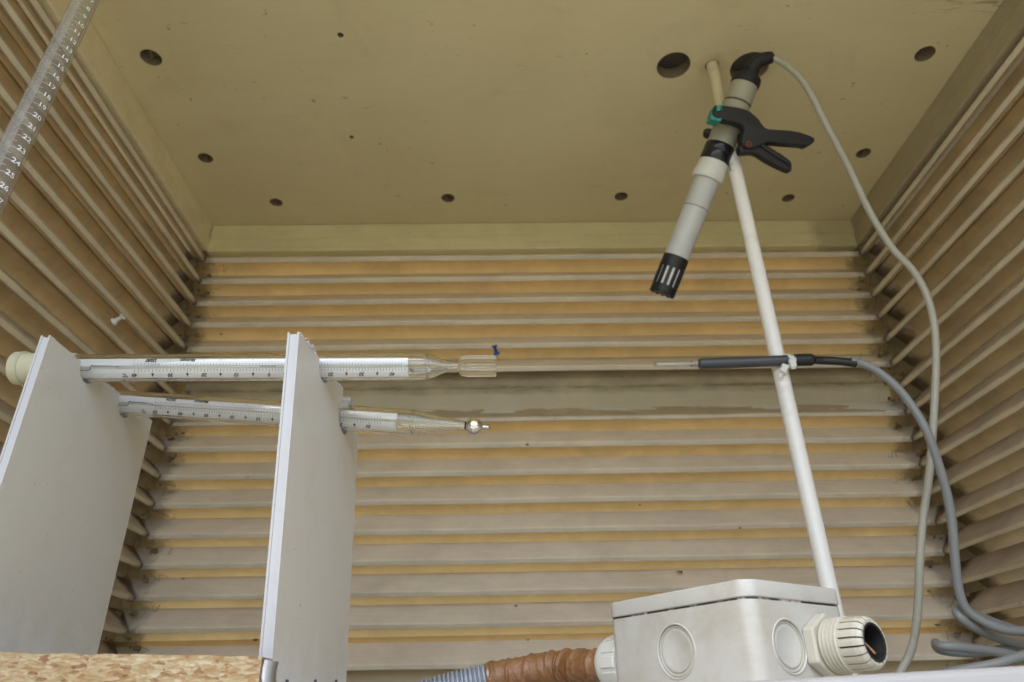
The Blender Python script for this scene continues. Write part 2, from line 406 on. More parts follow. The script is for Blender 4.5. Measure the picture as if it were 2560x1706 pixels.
M['cable_pale'] = plain('pale_cable_sheath', (.41, .405, .33), .45, .1, 30, dirt=(.22, .20, .14), dirt_amt=.55)
M['cable_grey'] = plain('grey_cable_sheath', (.23, .245, .24), .40, .08, 30, dirt=(.22, .2, .16), dirt_amt=.35)
M['box'] = plain('box_plastic', (.53, .525, .48), .36, .06, 30, dirt=(.36, .31, .22), dirt_amt=.5, bump=.03, dt=.47)
M['box_grime'] = plain('box_seam_grime', (.10, .065, .045), .7, .3, 60)
def seam_mat():
    n = N('box_seam'); v = n.coord(rnd=False)
    n.col(n.mix(n.ramp(n.noise(v, 70, 5, .7, .5), [(.38, BLACK), (.47, WHITE)]), (.46, .40, .33), (.05, .03, .022))); n.set(.7); return n.mat
M['seam'] = seam_mat()
M['gland'] = plain('dirty_gland_plastic', (.52, .50, .41), .45, .08, 45, dirt=(.25, .19, .11), dirt_amt=.75)
M['gland_clean'] = plain('gland_plastic', (.68, .69, .64), .35, .05, 45, dirt=(.4, .36, .27), dirt_amt=.3)
M['conduit'] = plain('grey_flexible_conduit', (.30, .33, .38), .35, .06, 40, bump=.02)
def brown_tape():
    n = N('brown_tape'); v = n.coord(rnd=False)
    f = n.noise(v, 55, 6, .65, 1.2); f2 = n.noise(v, 160, 5, .7, .8)
    col = n.mix(n.ramp(f, [(.3, BLACK), (.7, WHITE)]), (.20, .090, .032), (.31, .160, .070))
    n.col(col); n.set(.2, 0, .55); n.bump(n.math('ADD', f, n.math('MULTIPLY', f2, .4)), .7, .003); return n.mat
M['brown_tape'] = brown_tape()
M['scale'] = plain('milk_glass_scale', (.96, .965, .97), .28, .02, 40, bump=0)
M['ink'] = plain('scale_ink', (.035, .035, .04), .5, .1, 60, bump=0)
M['ink_fine'] = plain('fine_scale_ink', (.13, .13, .13), .5, .1, 60, bump=0)
M['etch'] = plain('white_print', (.92, .93, .95), .6, .05, 60, bump=0)
M['wire'] = plain('dark_wire', (.10, .10, .10), .4, .1, 60, metal=.6, bump=0)
M['capillary'] = plain('capillary_grey', (.50, .51, .50), .2, .05, 60, bump=0)
M['stopper'] = plain('cream_stopper', (.62, .60, .42), .45, .08, 50, dirt=(.2, .15, .07), dirt_amt=.5)
M['mercury'] = plain('mercury', (.80, .79, .77), .03, .02, 60, metal=1, bump=0)
M['glass'] = thin_glass('tube_glass', (.93, .94, .91), 1.25)
M['tube_glass'] = thin_glass('measuring_tube_plastic', (.93, .94, .95), 1.3, .12, .035)
M['bulb_glass'] = solid_glass('bulb_glass', (.97, .98, .95), 1.38)
M['sheath'] = solid_glass('sheath_glass', (.985, .99, .98), 1.47)
M['ring_glass'] = solid_glass('ring_glass', (.97, .98, .97), 1.5)
M['clear'] = thin_glass('clear_clip', (.92, .93, .9), 1.2, .1, .28)
M['pin_white'] = plain('white_pin_plastic', (.80, .80, .77), .3, .04, 90, bump=0)
M['pin_blue'] = plain('blue_pin_plastic', (.012, .07, .40), .3, .1, 90, bump=0)
M['steel'] = plain('pin_steel', (.25, .24, .22), .35, .1, 90, metal=.9, bump=0)
M['hole'] = plain('drilled_wood', (.26, .20, .12), .8, .4, 120, dirt=(.07, .05, .03), dirt_amt=.8, bump=.3)
M['debris'] = plain('cobweb_and_dust', (.21, .15, .08), .9, .5, 120, bump=.4)
M['nest'] = plain('mud_nest', (.22, .16, .09), .9, .35, 140, bump=.5)
M['ledge'] = plain('white_ledge_paint', (.32, .32, .32), .4, .06, 25, dirt=(.5, .46, .38), dirt_amt=.25)
def ground_mat():
    n = N('pale_bounce_ground'); v = n.coord(rnd=False)
    n.col(n.mix(n.noise(v, 3, 6), (.25, .235, .18), (.33, .31, .24))); n.set(.9, 0, .2); return n.mat
M['ground'] = ground_mat()

# ------------------------------------------------------------------ the setting
g = MB().add([(-60,-60,-1.25),(60,-60,-1.25),(60,60,-1.25),(-60,60,-1.25)], [(0,1,2,3)]).build('ground', M['ground'])
tag(g, 'unseen pale ground added under the instrument screen to bounce light', kind='structure')  # out of view; added and kept pale to bounce light upwards

# slat meshes, local x along the slat, local y outwards
def slat_mesh(name, L, mats, nrand=0):
    """inner slat: front top edge on the local x axis, rising outwards"""
    s, c = math.sin(TH), math.cos(TH); run = RUN; rise = run*math.tan(TH)
    P = [(0, 0), (THK*s, -THK*c), (run+THK*s, rise-THK*c), (run, rise)]
    mb = MB(); h = L/2; nseg = 10
    for k in range(nseg+1):
        x = -h + L*k/nseg
        mit = -1 if k == 0 else 1 if k == nseg else 0                        # ends mitred into the corner
        for y, z in P: mb.v.append(V((x+mit*y*.965, y, z)))
    for k in range(nseg):
        a = 4*k
        for j in range(4):
            j2 = (j+1) % 4; mb.f.append((a+j, a+j2, a+4+j2, a+4+j)); mb.m.append(1 if j == 0 else (2 if j == 1 and len(mats) > 2 else 0))
    mb.f += [(0, 1, 2, 3), (4*nseg+3, 4*nseg+2, 4*nseg+1, 4*nseg)]; mb.m += [0, 0]
    me = bpy.data.meshes.new(name); me.from_pydata([tuple(v) for v in mb.v], [], mb.f)
    for mm in mats: me.materials.append(mm)
    me.polygons.foreach_set('material_index', mb.m)
    bm = bmesh.new(); bm.from_mesh(me); bmesh.ops.recalc_face_normals(bm, faces=bm.faces)
    es = [e for e in bm.edges if len(e.link_faces) == 2 and e.calc_face_angle(0) > .5]
    bmesh.ops.bevel(bm, geom=es, offset=.0015, segments=2, profile=.5, affect='EDGES')
    # slightly hand-painted, uneven edges
    for v in bm.verts:
        v.co.z += .00035*math.sin(v.co.x*23+v.co.y*70) + .0002*math.sin(v.co.x*61)
    bm.to_mesh(me); bm.free(); return me
def outer_mesh(name, L, mats):
    s, c = math.sin(TH), math.cos(TH); run = RUN+.008; rise = run*math.tan(TH)
    P = [(0, 0), (run, -rise), (run-THK*s, -rise-THK*c), (-THK*s*.2, -THK*c*1.35)]
    me = bpy.data.meshes.new(name); h = L/2
    vs = [(x, y, z) for x in (-h, h) for y, z in P]
    fs = [(0, 1, 5, 4), (1, 2, 6, 5), (2, 3, 7, 6), (3, 0, 4, 7), (0, 3, 2, 1), (4, 5, 6, 7)]
    me.from_pydata(vs, [], fs)
    for mm in mats: me.materials.append(mm)
    me.polygons.foreach_set('material_index', [1, 1, 0, 0, 0, 0])
    bm = bmesh.new(); bm.from_mesh(me); bmesh.ops.recalc_face_normals(bm, faces=bm.faces); bm.to_mesh(me); bm.free()
    return me

sm_back = slat_mesh('slat', WB-.002, [M['face_back'], M['edge_back'], M['pine_dark']])
sm_peel = slat_mesh('peeling_slat', WB-.002, [M['peel'], M['edge_back'], M['pine_dark']])
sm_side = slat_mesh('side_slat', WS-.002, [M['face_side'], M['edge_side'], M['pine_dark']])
so_back = outer_mesh('outer_slat', WB+.09, [M['pine'], M['outside']])
so_side = outer_mesh('outer_side_slat', WS+.085, [M['pine_dark'], M['outside']])

def place(name, me, parent, loc, rz):
    o = bpy.data.objects.new(name, me); sc.collection.objects.link(o); o.parent = parent
    o.location = loc; o.rotation_euler = (0, 0, rz); return o

# back wall: rails, trim and both rows of slats
bw = MB()
bw.box((XL-.004, D+.027, .4125), (XR+.004, D+.044, .497))                # middle rail
bw.box((XL-.004, D+.0375, -.02), (XR+.004, D+.05, .060))                 # bottom rail
back_wall = bw.build('back_wall', M['rail'], bevel=.0012)
tag(back_wall, 'louvred back wall of the instrument screen with a stained middle rail', kind='structure')
for i in list(range(0, 6)) + list(range(7, 16)):
    z = Z0 - i*PIT - (.0075 if i == 15 else 0)
    o = place('slat', sm_peel if i == 7 else sm_back, back_wall, ((XL+XR)/2, D+random.uniform(-.0006, .0006), z+random.uniform(-.0007, .0007)), random.uniform(-.0012, .0012))
    o.rotation_euler[0] = random.uniform(-.02, .02); o.rotation_euler[1] = random.uniform(-.0018, .0018)
    if i == 7: o['label'] = 'slat with peeling paint under the middle rail'
AP = RUN+.004; AZ = RUN*math.tan(TH)
for i in list(range(-1, 7)) + list(range(7, 17)):
    place('outer_slat', so_back, back_wall, ((XL+XR)/2, D+AP+.0045, Z0-i*PIT+AZ+.001), 0)
left_wall = MB().box((XL-.09, D+.034, -.03), (XL-.034, D+.09, H)).box((XL-.05, Y_FRONT-.03, -.03), (XL-.0, Y_FRONT, H)).build('left_wall', M['post'], bevel=.001)
tag(left_wall, 'louvred side wall of the instrument screen behind the measuring tube', kind='structure')
right_wall = MB().box((XR+.034, D+.034, -.03), (XR+.09, D+.09, H)).box((XR, Y_FRONT-.03, -.03), (XR+.05, Y_FRONT, H)).build('right_wall', M['post'], bevel=.001)
tag(right_wall, 'louvred side wall of the instrument screen behind the hanging cables', kind='structure')
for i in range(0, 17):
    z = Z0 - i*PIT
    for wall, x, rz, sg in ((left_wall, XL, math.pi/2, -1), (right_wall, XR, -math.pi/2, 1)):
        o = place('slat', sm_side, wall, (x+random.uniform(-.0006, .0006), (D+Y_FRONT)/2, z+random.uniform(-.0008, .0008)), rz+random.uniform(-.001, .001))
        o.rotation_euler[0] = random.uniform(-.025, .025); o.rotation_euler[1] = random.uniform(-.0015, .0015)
for i in range(-1, 18):
    for wall, x, rz, sg in ((left_wall, XL, math.pi/2, -1), (right_wall, XR, -math.pi/2, 1)):
        place('outer_slat', so_side, wall, (x+sg*(AP+.0045), (D+Y_FRONT)/2, Z0-i*PIT+AZ+.001), rz)
# cream trim boards under the ceiling, two steps
t = MB().box((XL, D-.001, .7085), (XR, D+.03, H-.0006)).build('trim_board', M['trim'], back_wall, bevel=.0012)
t = MB().box((XL, D-.005, .6815), (XR, D+.03, .7075)).build('trim_board', M['trim'], back_wall, bevel=.0016)
for wall, x, sg in ((left_wall, XL, -1), (right_wall, XR, 1)):
    a, b = sorted((x+sg*.001, x+sg*.03)); MB().box((a, Y_FRONT, .7085), (b, D-.0015, H-.0006)).build('trim_board', M['trim_side'], wall, bevel=.0012)
    a, b = sorted((x-sg*.003, x+sg*.03)); MB().box((a, Y_FRONT, .6815), (b, D-.0055, .7075)).build('trim_board', M['trim_side'], wall, bevel=.0016)

# ceiling panel with drilled holes
ceil = MB().box((XL-.04, Y_FRONT-.03, H), (XR+.04, D+.04, H+.018)).build('ceiling', M['ceiling'])
big = [(.2265, .6679, .0212), (.3255, .6715, .0245), (.2758, .6676, .0088)]
small = [(-.4305, .6508, .0128), (-.4299, .8348, .0105), (-.3556, .9402, .0100), (-.0803, .9327, .0105), (.197, .9324, .0105),
         (.5434, .6516, .0122), (.5458, .8352, .0105), (.4694, .9402, .0100)]
tiny = [(atZ(851, 88, H).x, atZ(851, 88, H).y, .0038), (atZ(879, 343, H).x, atZ(879, 343, H).y, .0032)]
cut = [MB().lathe(V((x, y, H-.01)), V((0,0,1)), [(0, r), (.05, r)], 40, V((1,0,0))).build('cutter', M['hole']) for x, y, r in big]
cut += [MB().lathe(V((x, y, H-.01)), V((0,0,1)), [(0, r), (.026, r)], 28, V((1,0,0))).build('cutter', M['hole']) for x, y, r in small]
cut += [MB().lathe(V((x, y, H-.01)), V((0,0,1)), [(0, r), (.016, r)], 16, V((1,0,0))).build('cutter', M['hole']) for x, y, r in tiny]
boolean(ceil, cut)
tag(ceil, 'cream painted ceiling board with drilled holes', kind='structure')
for k, (x, y, r) in enumerate(small):                                    # mud and fluff left in the screw holes
    mb = MB()
    for j in range(5):
        a = random.uniform(0, 6.28); q = r*random.uniform(.3, .75)
        mb.sphere(V((x+q*math.cos(a), y+q*math.sin(a), H+random.uniform(.004, .013))), r*random.uniform(.16, .34), 8, 6, .25)
    mb.build('nest', M['nest'], ceil, smooth=True)
roof = MB().box((XL-.15, Y_FRONT-.055, H+.07), (XR+.13, D+.12, H+.09)).box((XL-.10, Y_FRONT-.05, H+.019), (XR+.10, Y_FRONT-.03, H+.0695)) \
    .box((XL-.10, D+.085, H-.02), (XR+.10, D+.10, H+.0695)).box((XL-.10, Y_FRONT-.029, H-.02), (XL-.085, D+.084, H+.0695)).box((XR+.085, Y_FRONT-.029, H-.02), (XR+.10, D+.084, H+.0695)).build('roof', M['outside'])
tag(roof, 'unseen roof slab added over the instrument screen to block light from above', kind='structure')  # unseen roof, added to keep out light from above and darken the holes
floor = MB()
for k in range(7):
    y0 = .375 + k*.09; floor.box((XL+.002, y0, -.022), (XR-.002, y0+.085, -.004))
fl = floor.build('floor', M['soil_wood'], bevel=.001); tag(fl, 'dusty floor of the instrument screen', kind='structure')  # out of view; boards kept pale to bounce light onto the slat edges
a, b = at(2000, 1697, .33), at(2540, 1666, .33)
sl = (b.z-a.z)/(b.x-a.x)
lz = lambda x: a.z + sl*(x-a.x)
led = MB().prism([V((-.02, .352, lz(.05)-.03)), V((.62, .352, lz(.62)-.03)), V((.62, .352, lz(.62))), V((.06, .352, lz(.06))), V((-.02, .352, lz(.05)-.004))], V((0, .020, 0))).build('front_ledge', M['ledge'], bevel=.003, bseg=3)
tag(led, 'white painted sill ledge across the front opening', kind='structure')

# dust, webs and dead insects packed into the back corners between slats
deb = MB()
for i in range(0, 16):
    for sg, x in ((1, XL), (-1, XR)):
        for k in range(random.randint(3, 6)):
            u, v_ = random.uniform(-.026, .012), random.uniform(-.004, .026)
            c = V((x+sg*u, D+v_, Z0-i*PIT-random.uniform(.010, .026)))
            deb.sphere(c, random.uniform(.0012, .0042), 7, 5, .4, sq=V((random.uniform(.6, 1.5), random.uniform(.6, 1.3), random.uniform(.5, 1.1))))
        for k in range(3):
            c = V((x+sg*random.uniform(.0, .03), D+random.uniform(.0, .02), Z0-i*PIT-random.uniform(.008, .02)))
            deb.tube([c, c+V((random.uniform(-.01, .01), random.uniform(-.006, .002), random.uniform(-.012, .004))), c+V((random.uniform(-.016, .016), random.uniform(-.006, .004), random.uniform(-.016, .004)))], .0003, 5)
d_ = deb.build('corner_debris', M['debris']); tag(d_, 'dark dust and web debris caught in the corners between slats', 'debris', kind='stuff')

# ------------------------------------------------------------------ thermometers
def make_thermometer(name, label, kind):
    small_ = kind == 'max'
    if kind == 'min':
        P0, P1 = at(205, 920.5, .498), at(1060, 916.5, .497); K = 1.046
        R = .0090*K; x_end, ring_x, neck = 1050, 1069, [(1085, .0073), (1104, .0050), (1120, .0033), (1132, .0028), (1148, .0026)]
        plate_px = (207, 1021); lay = dict(top=.0058, bot=-.0068)
        nums = {'40 ': 339, '30': 429, '20': 513, '10': 594, '0': 675, ' 10': 752, ' 20': 829, ' 30': 906, ' 40': 982}
        unit_px = 316; serial, serial_px, word, word_px = '232/87', 382, 'Minimum', 473
        temps = [(40, 339), (30, 429), (20, 513), (10, 594), (0, 675), (-10, 752), (-20, 829), (-30, 906), (-40, 982)]
    else:
        P0, P1 = at(300, 1007.5, .547), at(1033, 1056, .525); K = 1.045
        R = .0090*K; x_end, ring_x, neck = 1000, 1033, [(1050, .0079), (1080, .0064), (1110, .0050), (1140, .0040), (1158, .0035), (1163, .0033)]
        plate_px = (305, 992)
        unit_px = 364; serial, serial_px, word, word_px = '352/34', 431, 'Maximum', 506
        temps = [(50, 392), (40, 455), (30, 520), (20, 584), (10, 650), (0, 718), (-10, 785), (-20, 853), (-30, 924)]
    neck = [(x, r*K) for x, r in neck]
    root = empty(name, P0); tag(root, label, 'thermometer')
    e1 = (P1-P0).normalized()
    view = -(P0+P1).normalized(); nrm = (view - e1*view.dot(e1)).normalized()
    e2 = nrm.cross(e1).normalized()                                      # up the scale as seen
    if e2.z < 0: e2 = -e2
    tilt = math.radians(6 if kind == 'min' else 10)
    n2 = nrm*math.cos(tilt) + e2*math.sin(tilt)*-1; u2 = e2*math.cos(tilt) + nrm*math.sin(tilt)
    if kind == 'max': u2 = u2
    ax = lambda px: P0.lerp(P1, on_axis_px(P0, P1, px))
    dist = lambda px: (ax(px)-P0).dot(e1)
    # outer sheath
    prof = [(dist(plate_px[0])-.045, R), (dist(x_end), R), (dist(ring_x-8), R*.97), (dist(ring_x), R*.93)] + [(dist(x), r) for x, r in neck]
    shell = prof + [(t_, max(.0012, r_-.0011)) for t_, r_ in reversed(prof)] + [prof[0]]
    MB().lathe(P0, e1, shell, 48, e2, cap0=False, cap1=False).build('glass_sheath', M['sheath'], root, smooth=True, auto=.9)
    rr = R*.90
    rp = [ax(ring_x)+(e2*math.cos(a)+e1.cross(e2)*math.sin(a))*rr for a in [2*math.pi*k/36 for k in range(37)]]
    MB().tube(rp, .00055, 8, caps=False).build('glass_ring', M['ring_glass'], root, smooth=True)
    # inner glass from the scale end to the neck
    ip = [(dist(plate_px[1])-.001, R*.50), (dist(ring_x), R*.48)] + [(dist(x), r*.55) for x, r in neck[:-1]]
    MB().lathe(P0, e1, ip, 28, e2, cap0=False, cap1=False).build('inner_tube', M['glass'], root, smooth=True)
    # milk glass scale plate, gently curved
    top, bot = .0058, -.0068
    if kind == 'max': top, bot = .0054, -.0066
    L0, L1 = dist(plate_px[0])-.03, dist(plate_px[1]); mb = MB(); nc = 10
    def on_plate(s, h, off=0.0):
        h = h*K; f = h/R; bow = .0022*K*(1-f*f)
        return P0 + e1*s + u2*h + n2*(bow-.0008+off)
    for s in (L0, L1):
        for k in range(nc+1): mb.v.append(on_plate(s, bot+(top-bot)*k/nc))
        for k in range(nc+1): mb.v.append(on_plate(s, bot+(top-bot)*k/nc, -.0012))
    q = 2*(nc+1)
    for k in range(nc):
        mb.f.append((k, k+1, q+k+1, q+k)); mb.f.append((nc+1+k, q+nc+1+k, q+nc+2+k, nc+2+k))
        mb.f.append((k, nc+1+k, nc+2+k, k+1)); mb.f.append((q+k, q+k+1, q+nc+2+k, q+nc+1+k))
    mb.f += [(0, q, q+nc+1, nc+1), (nc, 2*nc+1, q+2*nc+1, q+nc)]; mb.m = [0]*len(mb.f)
    mb.build('scale_plate', M['scale'], root, smooth=True, auto=.6)
    # fine graduations
    tk = MB(); INK = .00025
    import bisect
    def px_of(tv):
        for (t1, x1), (t2, x2) in zip(temps, temps[1:]):
            if t2 <= tv <= t1: return x1+(x2-x1)*(t1-tv)/(t1-t2)
        (t1, x1), (t2, x2) = temps[-2:]
        return x2+(x2-x1)*(t2-tv)/(t1-t2)
    def quad(s0, s1, h0, h1, off=INK, slant=0.0):
        tk.add([on_plate(s0, h0, off), on_plate(s1, h0, off), on_plate(s1+slant, h1, off), on_plate(s0+slant, h1, off)], [(0,1,2,3)])
    lo = temps[-1][0] - (4 if kind == 'min' else 4)
    for h in range(int(lo*2), temps[0][0]*2+1):
        tv = h/2
        s = dist(px_of(tv)); whole = (h % 2 == 0)
        wd = .00013 if whole else .00007
        quad(s-wd, s+wd, .0018, .0030 if whole else .0027)
        if whole:
            five = (h//2) % 5 == 0
            quad(s-wd, s+wd, -.0030 if five else -.0024, -.0008, slant=.0004)
    for tv in range(temps[-1][0], temps[0][0]+1, 5):
        s = dist(px_of(tv)); quad(s-.00007, s+.00007, .0042, .0056, slant=.0005)
    tk.build('graduations', M['ink_fine'], root)
    num = MB()
    def put(body, s, h, size, shear=.25, bold=.00009):
        vs, fs = text_geo(body, size, shear, bold)
        num.add([on_plate(s - v.x*K, h - v.y, INK*1.4) for v in vs], fs)    # printed to be read from behind: upside down here
    for tv, x in temps: put(str(abs(tv)), dist(x), -.0047, .0034)
    for (t1, x1), (t2, x2) in zip(temps, temps[1:]):
        s = dist((x1+x2)/2)
        num.add([on_plate(s-.0010, -.0036, INK*1.4), on_plate(s+.0010, -.0036, INK*1.4), on_plate(s-.0002, -.0059, INK*1.4)], [(0,1,2)])
    put('\u00b0C', dist(unit_px), -.0047, .0034)
    put(serial, dist(serial_px), .0049, .0026); put(word, dist(word_px), .0049, .0026, .2)
    num.build('numerals', M['ink'], root)
    # capillary
    cp = MB()
    cs = L0+.012
    cp.tube([on_plate(cs, .0006, .0012), on_plate(L1+.012, .0006, .0012)], .00085, 10)
    cp.build('capillary_tube', M['glass'], root, smooth=True)
    ln = MB(); s_hook = dist(plate_px[0]+28)
    for h in ((.0014, -.0002) if kind == 'min' else (.0002,)):
        ln.tube([on_plate(s_hook+.016, h, .0006), on_plate(L1-.004, h, .0006)], .00014, 6)
    ln.build('capillary_line', M['capillary'], root, smooth=True)
    hk = MB(); s0 = dist(plate_px[0])
    hk.tube(catmull([on_plate(s0-.004, -.0014, .0006), on_plate(s0+.003, -.0012, .0006), on_plate(s0+.0062, -.0009, .0006), on_plate(s0+.0068, .0006, .0008), on_plate(s0+.0078, .0022, .0008), on_plate(s0+.0088, .0016, .0008), on_plate(s0+.020, .0014, .0006), on_plate(s0+.026, .0009, .0006)], 6), .00024, 6)
    hk.build('retaining_wire', M['wire'], root, smooth=True)
    if kind == 'min':
        ix = MB(); a_, b_ = on_plate(dist(655), .0010, .0014), on_plate(dist(691), .0010, .0014)
        ix.tube([a_, b_], .00020, 6); ix.sphere(a_, .0004, 8, 6); ix.sphere(b_, .0004, 8, 6)
        ix.build('index_marker', M['ink'], root, smooth=True)
        # forked spirit bulb
        fb = MB(); c0 = ax(1140); dpx = lambda px, py: at(px, py, c0.dot(AF))
        upv = e2
        for cy, x0 in ((903.5, 1152), (929.5, 1152)):
            off = (.0037 if cy < 915 else -.0037)*K
            A = ax(1146); B = ax(1156)+upv*off*.75; C1 = ax(1166)+upv*off; E = ax(1241)+upv*off
            path = catmull([A, B, C1, C1.lerp(E, .5), E], 6); nP = len(path)
            def rad(t_, r=.0032*K):
                L_ = t_
                if L_ < .25: return .0016+(r-.0016)*(L_/.25)**.7
                if L_ > .95: return r*math.sqrt(max(.02, 1-((L_-.95)/.05)**2))
                return r
            path = path[:-1] + [path[-2].lerp(path[-1], f) for f in (.25, .5, .7, .85, .95, 1.0)]
            fb.tube(path, rad, 24)
        fb.build('forked_bulb', M['bulb_glass'], root, smooth=True)
        # cream stopper behind the bracket
        st = MB(); s0 = dist(196)
        st.lathe(P0, e1, [(s0-.0430, .0096), (s0-.0420, .0113), (s0-.036, .0117), (s0-.0355, .0104), (s0-.006, .0102), (s0-.001, .0100)], 36, e2)
        st.build('stopper', M['stopper'], root, smooth=True, auto=.6)
    else:
        c = ax(1184); bb = MB()
        pr = []
        for k in range(17):
            th = math.pi*k/16; pr.append((dist(1185)-math.cos(th)*.0061, max(.0004, math.sin(th)*.0061)))
        pr = [(dist(1163), .0028), (dist(1166), .0031)] + [p for p in pr if p[0] > dist(1168) and p[0] < dist(1203)] + [(dist(1206), .0019), (dist(1209), .0014), (dist(1221), .0012), (dist(1224), .0004)]
        bb.lathe(P0, e1, pr, 32, e2); bb.build('mercury_bulb', M['mercury'], root, smooth=True)
        tp = MB().lathe(P0, e1, [(dist(1202), .0026), (dist(1210), .0021), (dist(1222), .0019), (dist(1227), .0012), (dist(1228), .0003)], 20, e2, cap0=False)
        tp.build('glass_tip', M['glass'], root, smooth=True)
        mc = MB().tube([on_plate(L1-.002, .0002, .0012), ax(1166)], .0002, 6); mc.build('mercury_thread', M['mercury'], root)
    return root, P0, P1, e1
th_min, A0, A1, ae = make_thermometer('minimum_thermometer', 'upper glass thermometer with a forked clear bulb and cream stopper, set in white brackets', 'min')
th_max, B0, B1, be = make_thermometer('maximum_thermometer', 'lower glass thermometer with a round silver mercury bulb, set in white brackets', 'max')

# ------------------------------------------------------------------ fluted plastic brackets
def bracket(name, label, p_near, p_far, ztop, zbot, thick, mat, lean, notches, far_drop=None):
    """upright sheet from p_near to p_far (x, y), notched from the top for the tubes"""
    root = empty(name, V((p_near[0], p_near[1], zbot))); tag(root, label, 'bracket', 'thermometer brackets')
    d = V((p_far[0]-p_near[0], p_far[1]-p_near[1], 0)); L = d.length; d.normalize(); nrm = V((d.y, -d.x, 0))   # towards +x
    poly = []
    top = [(0.0, ztop)]
    for (u, zc, r, mouth) in notches:
        f = (ztop-zc)/r; lowfar = far_drop is not None and u >= far_drop[0]
        if f < .82: a0_ = 180-math.degrees(math.asin(max(f, -.3)))
        else: a0_ = 125; top.append((u-r*.57, ztop))
        a1_ = 350 if lowfar else 540-a0_
        for k in range(0, 15):
            a = math.radians(a0_ + (a1_-a0_)*k/14); top.append((u+r*math.cos(a), zc+r*math.sin(a)))
        if lowfar: top.append((u+r, far_drop[1]))
        elif f >= .82: top.append((u+r*.57, ztop))
    top.append((L, ztop if far_drop is None else far_drop[1]))
    # saw-cut waviness along the top
    top2 = []
    for (u0, z0), (u1, z1) in zip(top, top[1:]):
        n_ = max(1, int(abs(u1-u0)/.0035)) if abs(z1-z0) < .002 else 1
        for k in range(n_):
            f = k/n_; top2.append((u0+(u1-u0)*f, z0+(z1-z0)*f + (random.uniform(-.0006, .0006) if 0 < k else 0)))
    top2.append(top[-1])
    P3 = lambda u, z: V((p_near[0], p_near[1], 0)) + d*(u+lean*(ztop-z)) + V((0, 0, z))
    outline = [P3(0, zbot)] + [P3(u, z) for u, z in top2] + [P3(L, zbot)]
    # two skins with the hollow core set back between them
    sk = thick*.16
    def skin(o, t_, name_, m_, inset=0):
        mb = MB(); pts = [p + nrm*o for p in outline]; mb.prism(pts, nrm*t_); mb.m = [0, 0]+[1]*(len(mb.m)-2); return mb.build(name_, [m_, M['plate_edge']], root)
    skin(0, -sk, 'skin', mat); skin(-(thick-sk), -sk, 'skin', mat)
    # web core
    core = MB()
    pts = [P3(.0009, zbot)] + [P3(min(max(u, .0009), L-.0009), z-.0010) for u, z in top2] + [P3(L-.0009, zbot)]
    core.prism([p - nrm*(sk+.00005) for p in pts], -nrm*(thick-2*sk-.0001)); core.build('core', M['plate_edge'], root)
    return root, d, nrm, P3
def crossing(P0, e, x): return P0 + e*((x-P0.x)/e.x)
uA = lambda p: p.y-.4074
yA1, yA2 = A0.y, B0.y
br_a = bracket('thermometer_bracket', 'white fluted plastic bracket beside the cream stopper, standing behind the chipboard', (-.281, .4065), (-.281, .5550), .2165, .0, .0058, M['plate_a'], -.03,
        [(crossing(A0, ae, -.281).y-.4065, crossing(A0, ae, -.281).z-.0005, .0103, 0), (crossing(B0, be, -.281).y-.4065, crossing(B0, be, -.281).z-.0008, .0104, 0)])
tB = (A1-A0).normalized(); xb = -.125
yb = .405
cm, cx = crossing(A0, ae, -.121), crossing(B0, be, -.116)
db = V((.112, 1, 0)).normalized()
br_b = bracket('thermometer_bracket', 'white plastic bracket with a ragged cut top across the middle of both thermometers', (-.1255, .4045), (-.1255+.1113*.131, .4045+.9938*.131), .2160, -.02, .0075, M['plate_b'], .105,
        [((cm.y-.4045)/db.y, cm.z-.0003, .0103, 0), ((cx.y-.4045)/db.y+.001, cx.z-.0006, .0104, 0)], far_drop=((cx.y-.4045)/db.y-.002, .1965))
# dark patches standing in for the shade inside three slots at the bracket foot
rootb, dB, nB, P3B = br_b
for px in (716, 787, 839):
    r_ = ray(px, 1702); pl = V((-.1255, .4045, 0)); k = pl.dot(nB)/r_.dot(nB); p = r_*k
    MB().prism([p+dB*-.0022+V((0,0,-.012))+nB*.0003, p+dB*.0022+V((0,0,-.012))+nB*.0003, p+dB*.0022+V((0,0,-.001))+nB*.0003, p+dB*.0012+V((0,0,.0006))+nB*.0003, p-dB*.0012+V((0,0,.0006))+nB*.0003, p-dB*.0022+V((0,0,-.001))+nB*.0003], nB*.0004).build('slot_shade', M['sensor'], rootb)
# ragged burrs on the sawn top edge
bur = MB()
for k in range(46):
    u = random.uniform(0, .032) if k < 24 else random.uniform(.045, .075)
    p = P3B(u, .2160) + nB*random.uniform(-.0012, .0006); q = p + V((random.uniform(-.001, .002), random.uniform(-.001, .001), random.uniform(.0004, .0018)))
    bur.tube([p-V((0,0,.0012)), q], lambda t_: .0005*(1.1-t_), 5)
bur.build('burr', M['plate_edge'], rootb)
# clear packing clip on the maximum thermometer just past the middle bracket
cc = B0.lerp(B1, on_axis_px(B0, B1, 862)); cl = empty('packing_clip', cc); tag(cl, 'small clear plastic packing clip on the lower thermometer at the middle bracket', 'clip')
e1_, e2_, e3_ = frame(be, V((0, 0, 1)))
mb = MB()
arc = [(.0099*math.cos(a), .0099*math.sin(a)) for a in [math.radians(q) for q in range(20, 165, 12)]]
pts = [cc+e2_*y_+e3_*x_ for x_, y_ in arc]; pts2 = [cc+e2_*y_*1.22+e3_*x_*1.22 for x_, y_ in arc][::-1]
mb.prism([p-e1_*.004 for p in pts+pts2], e1_*.008); mb.build('band', M['clear'], cl)
MB().obox(cc+e2_*.0125+e3_*.002, e1_*.0032, e2_*.0016, e3_*.004).build('lug', M['clear'], cl, bevel=.0005)

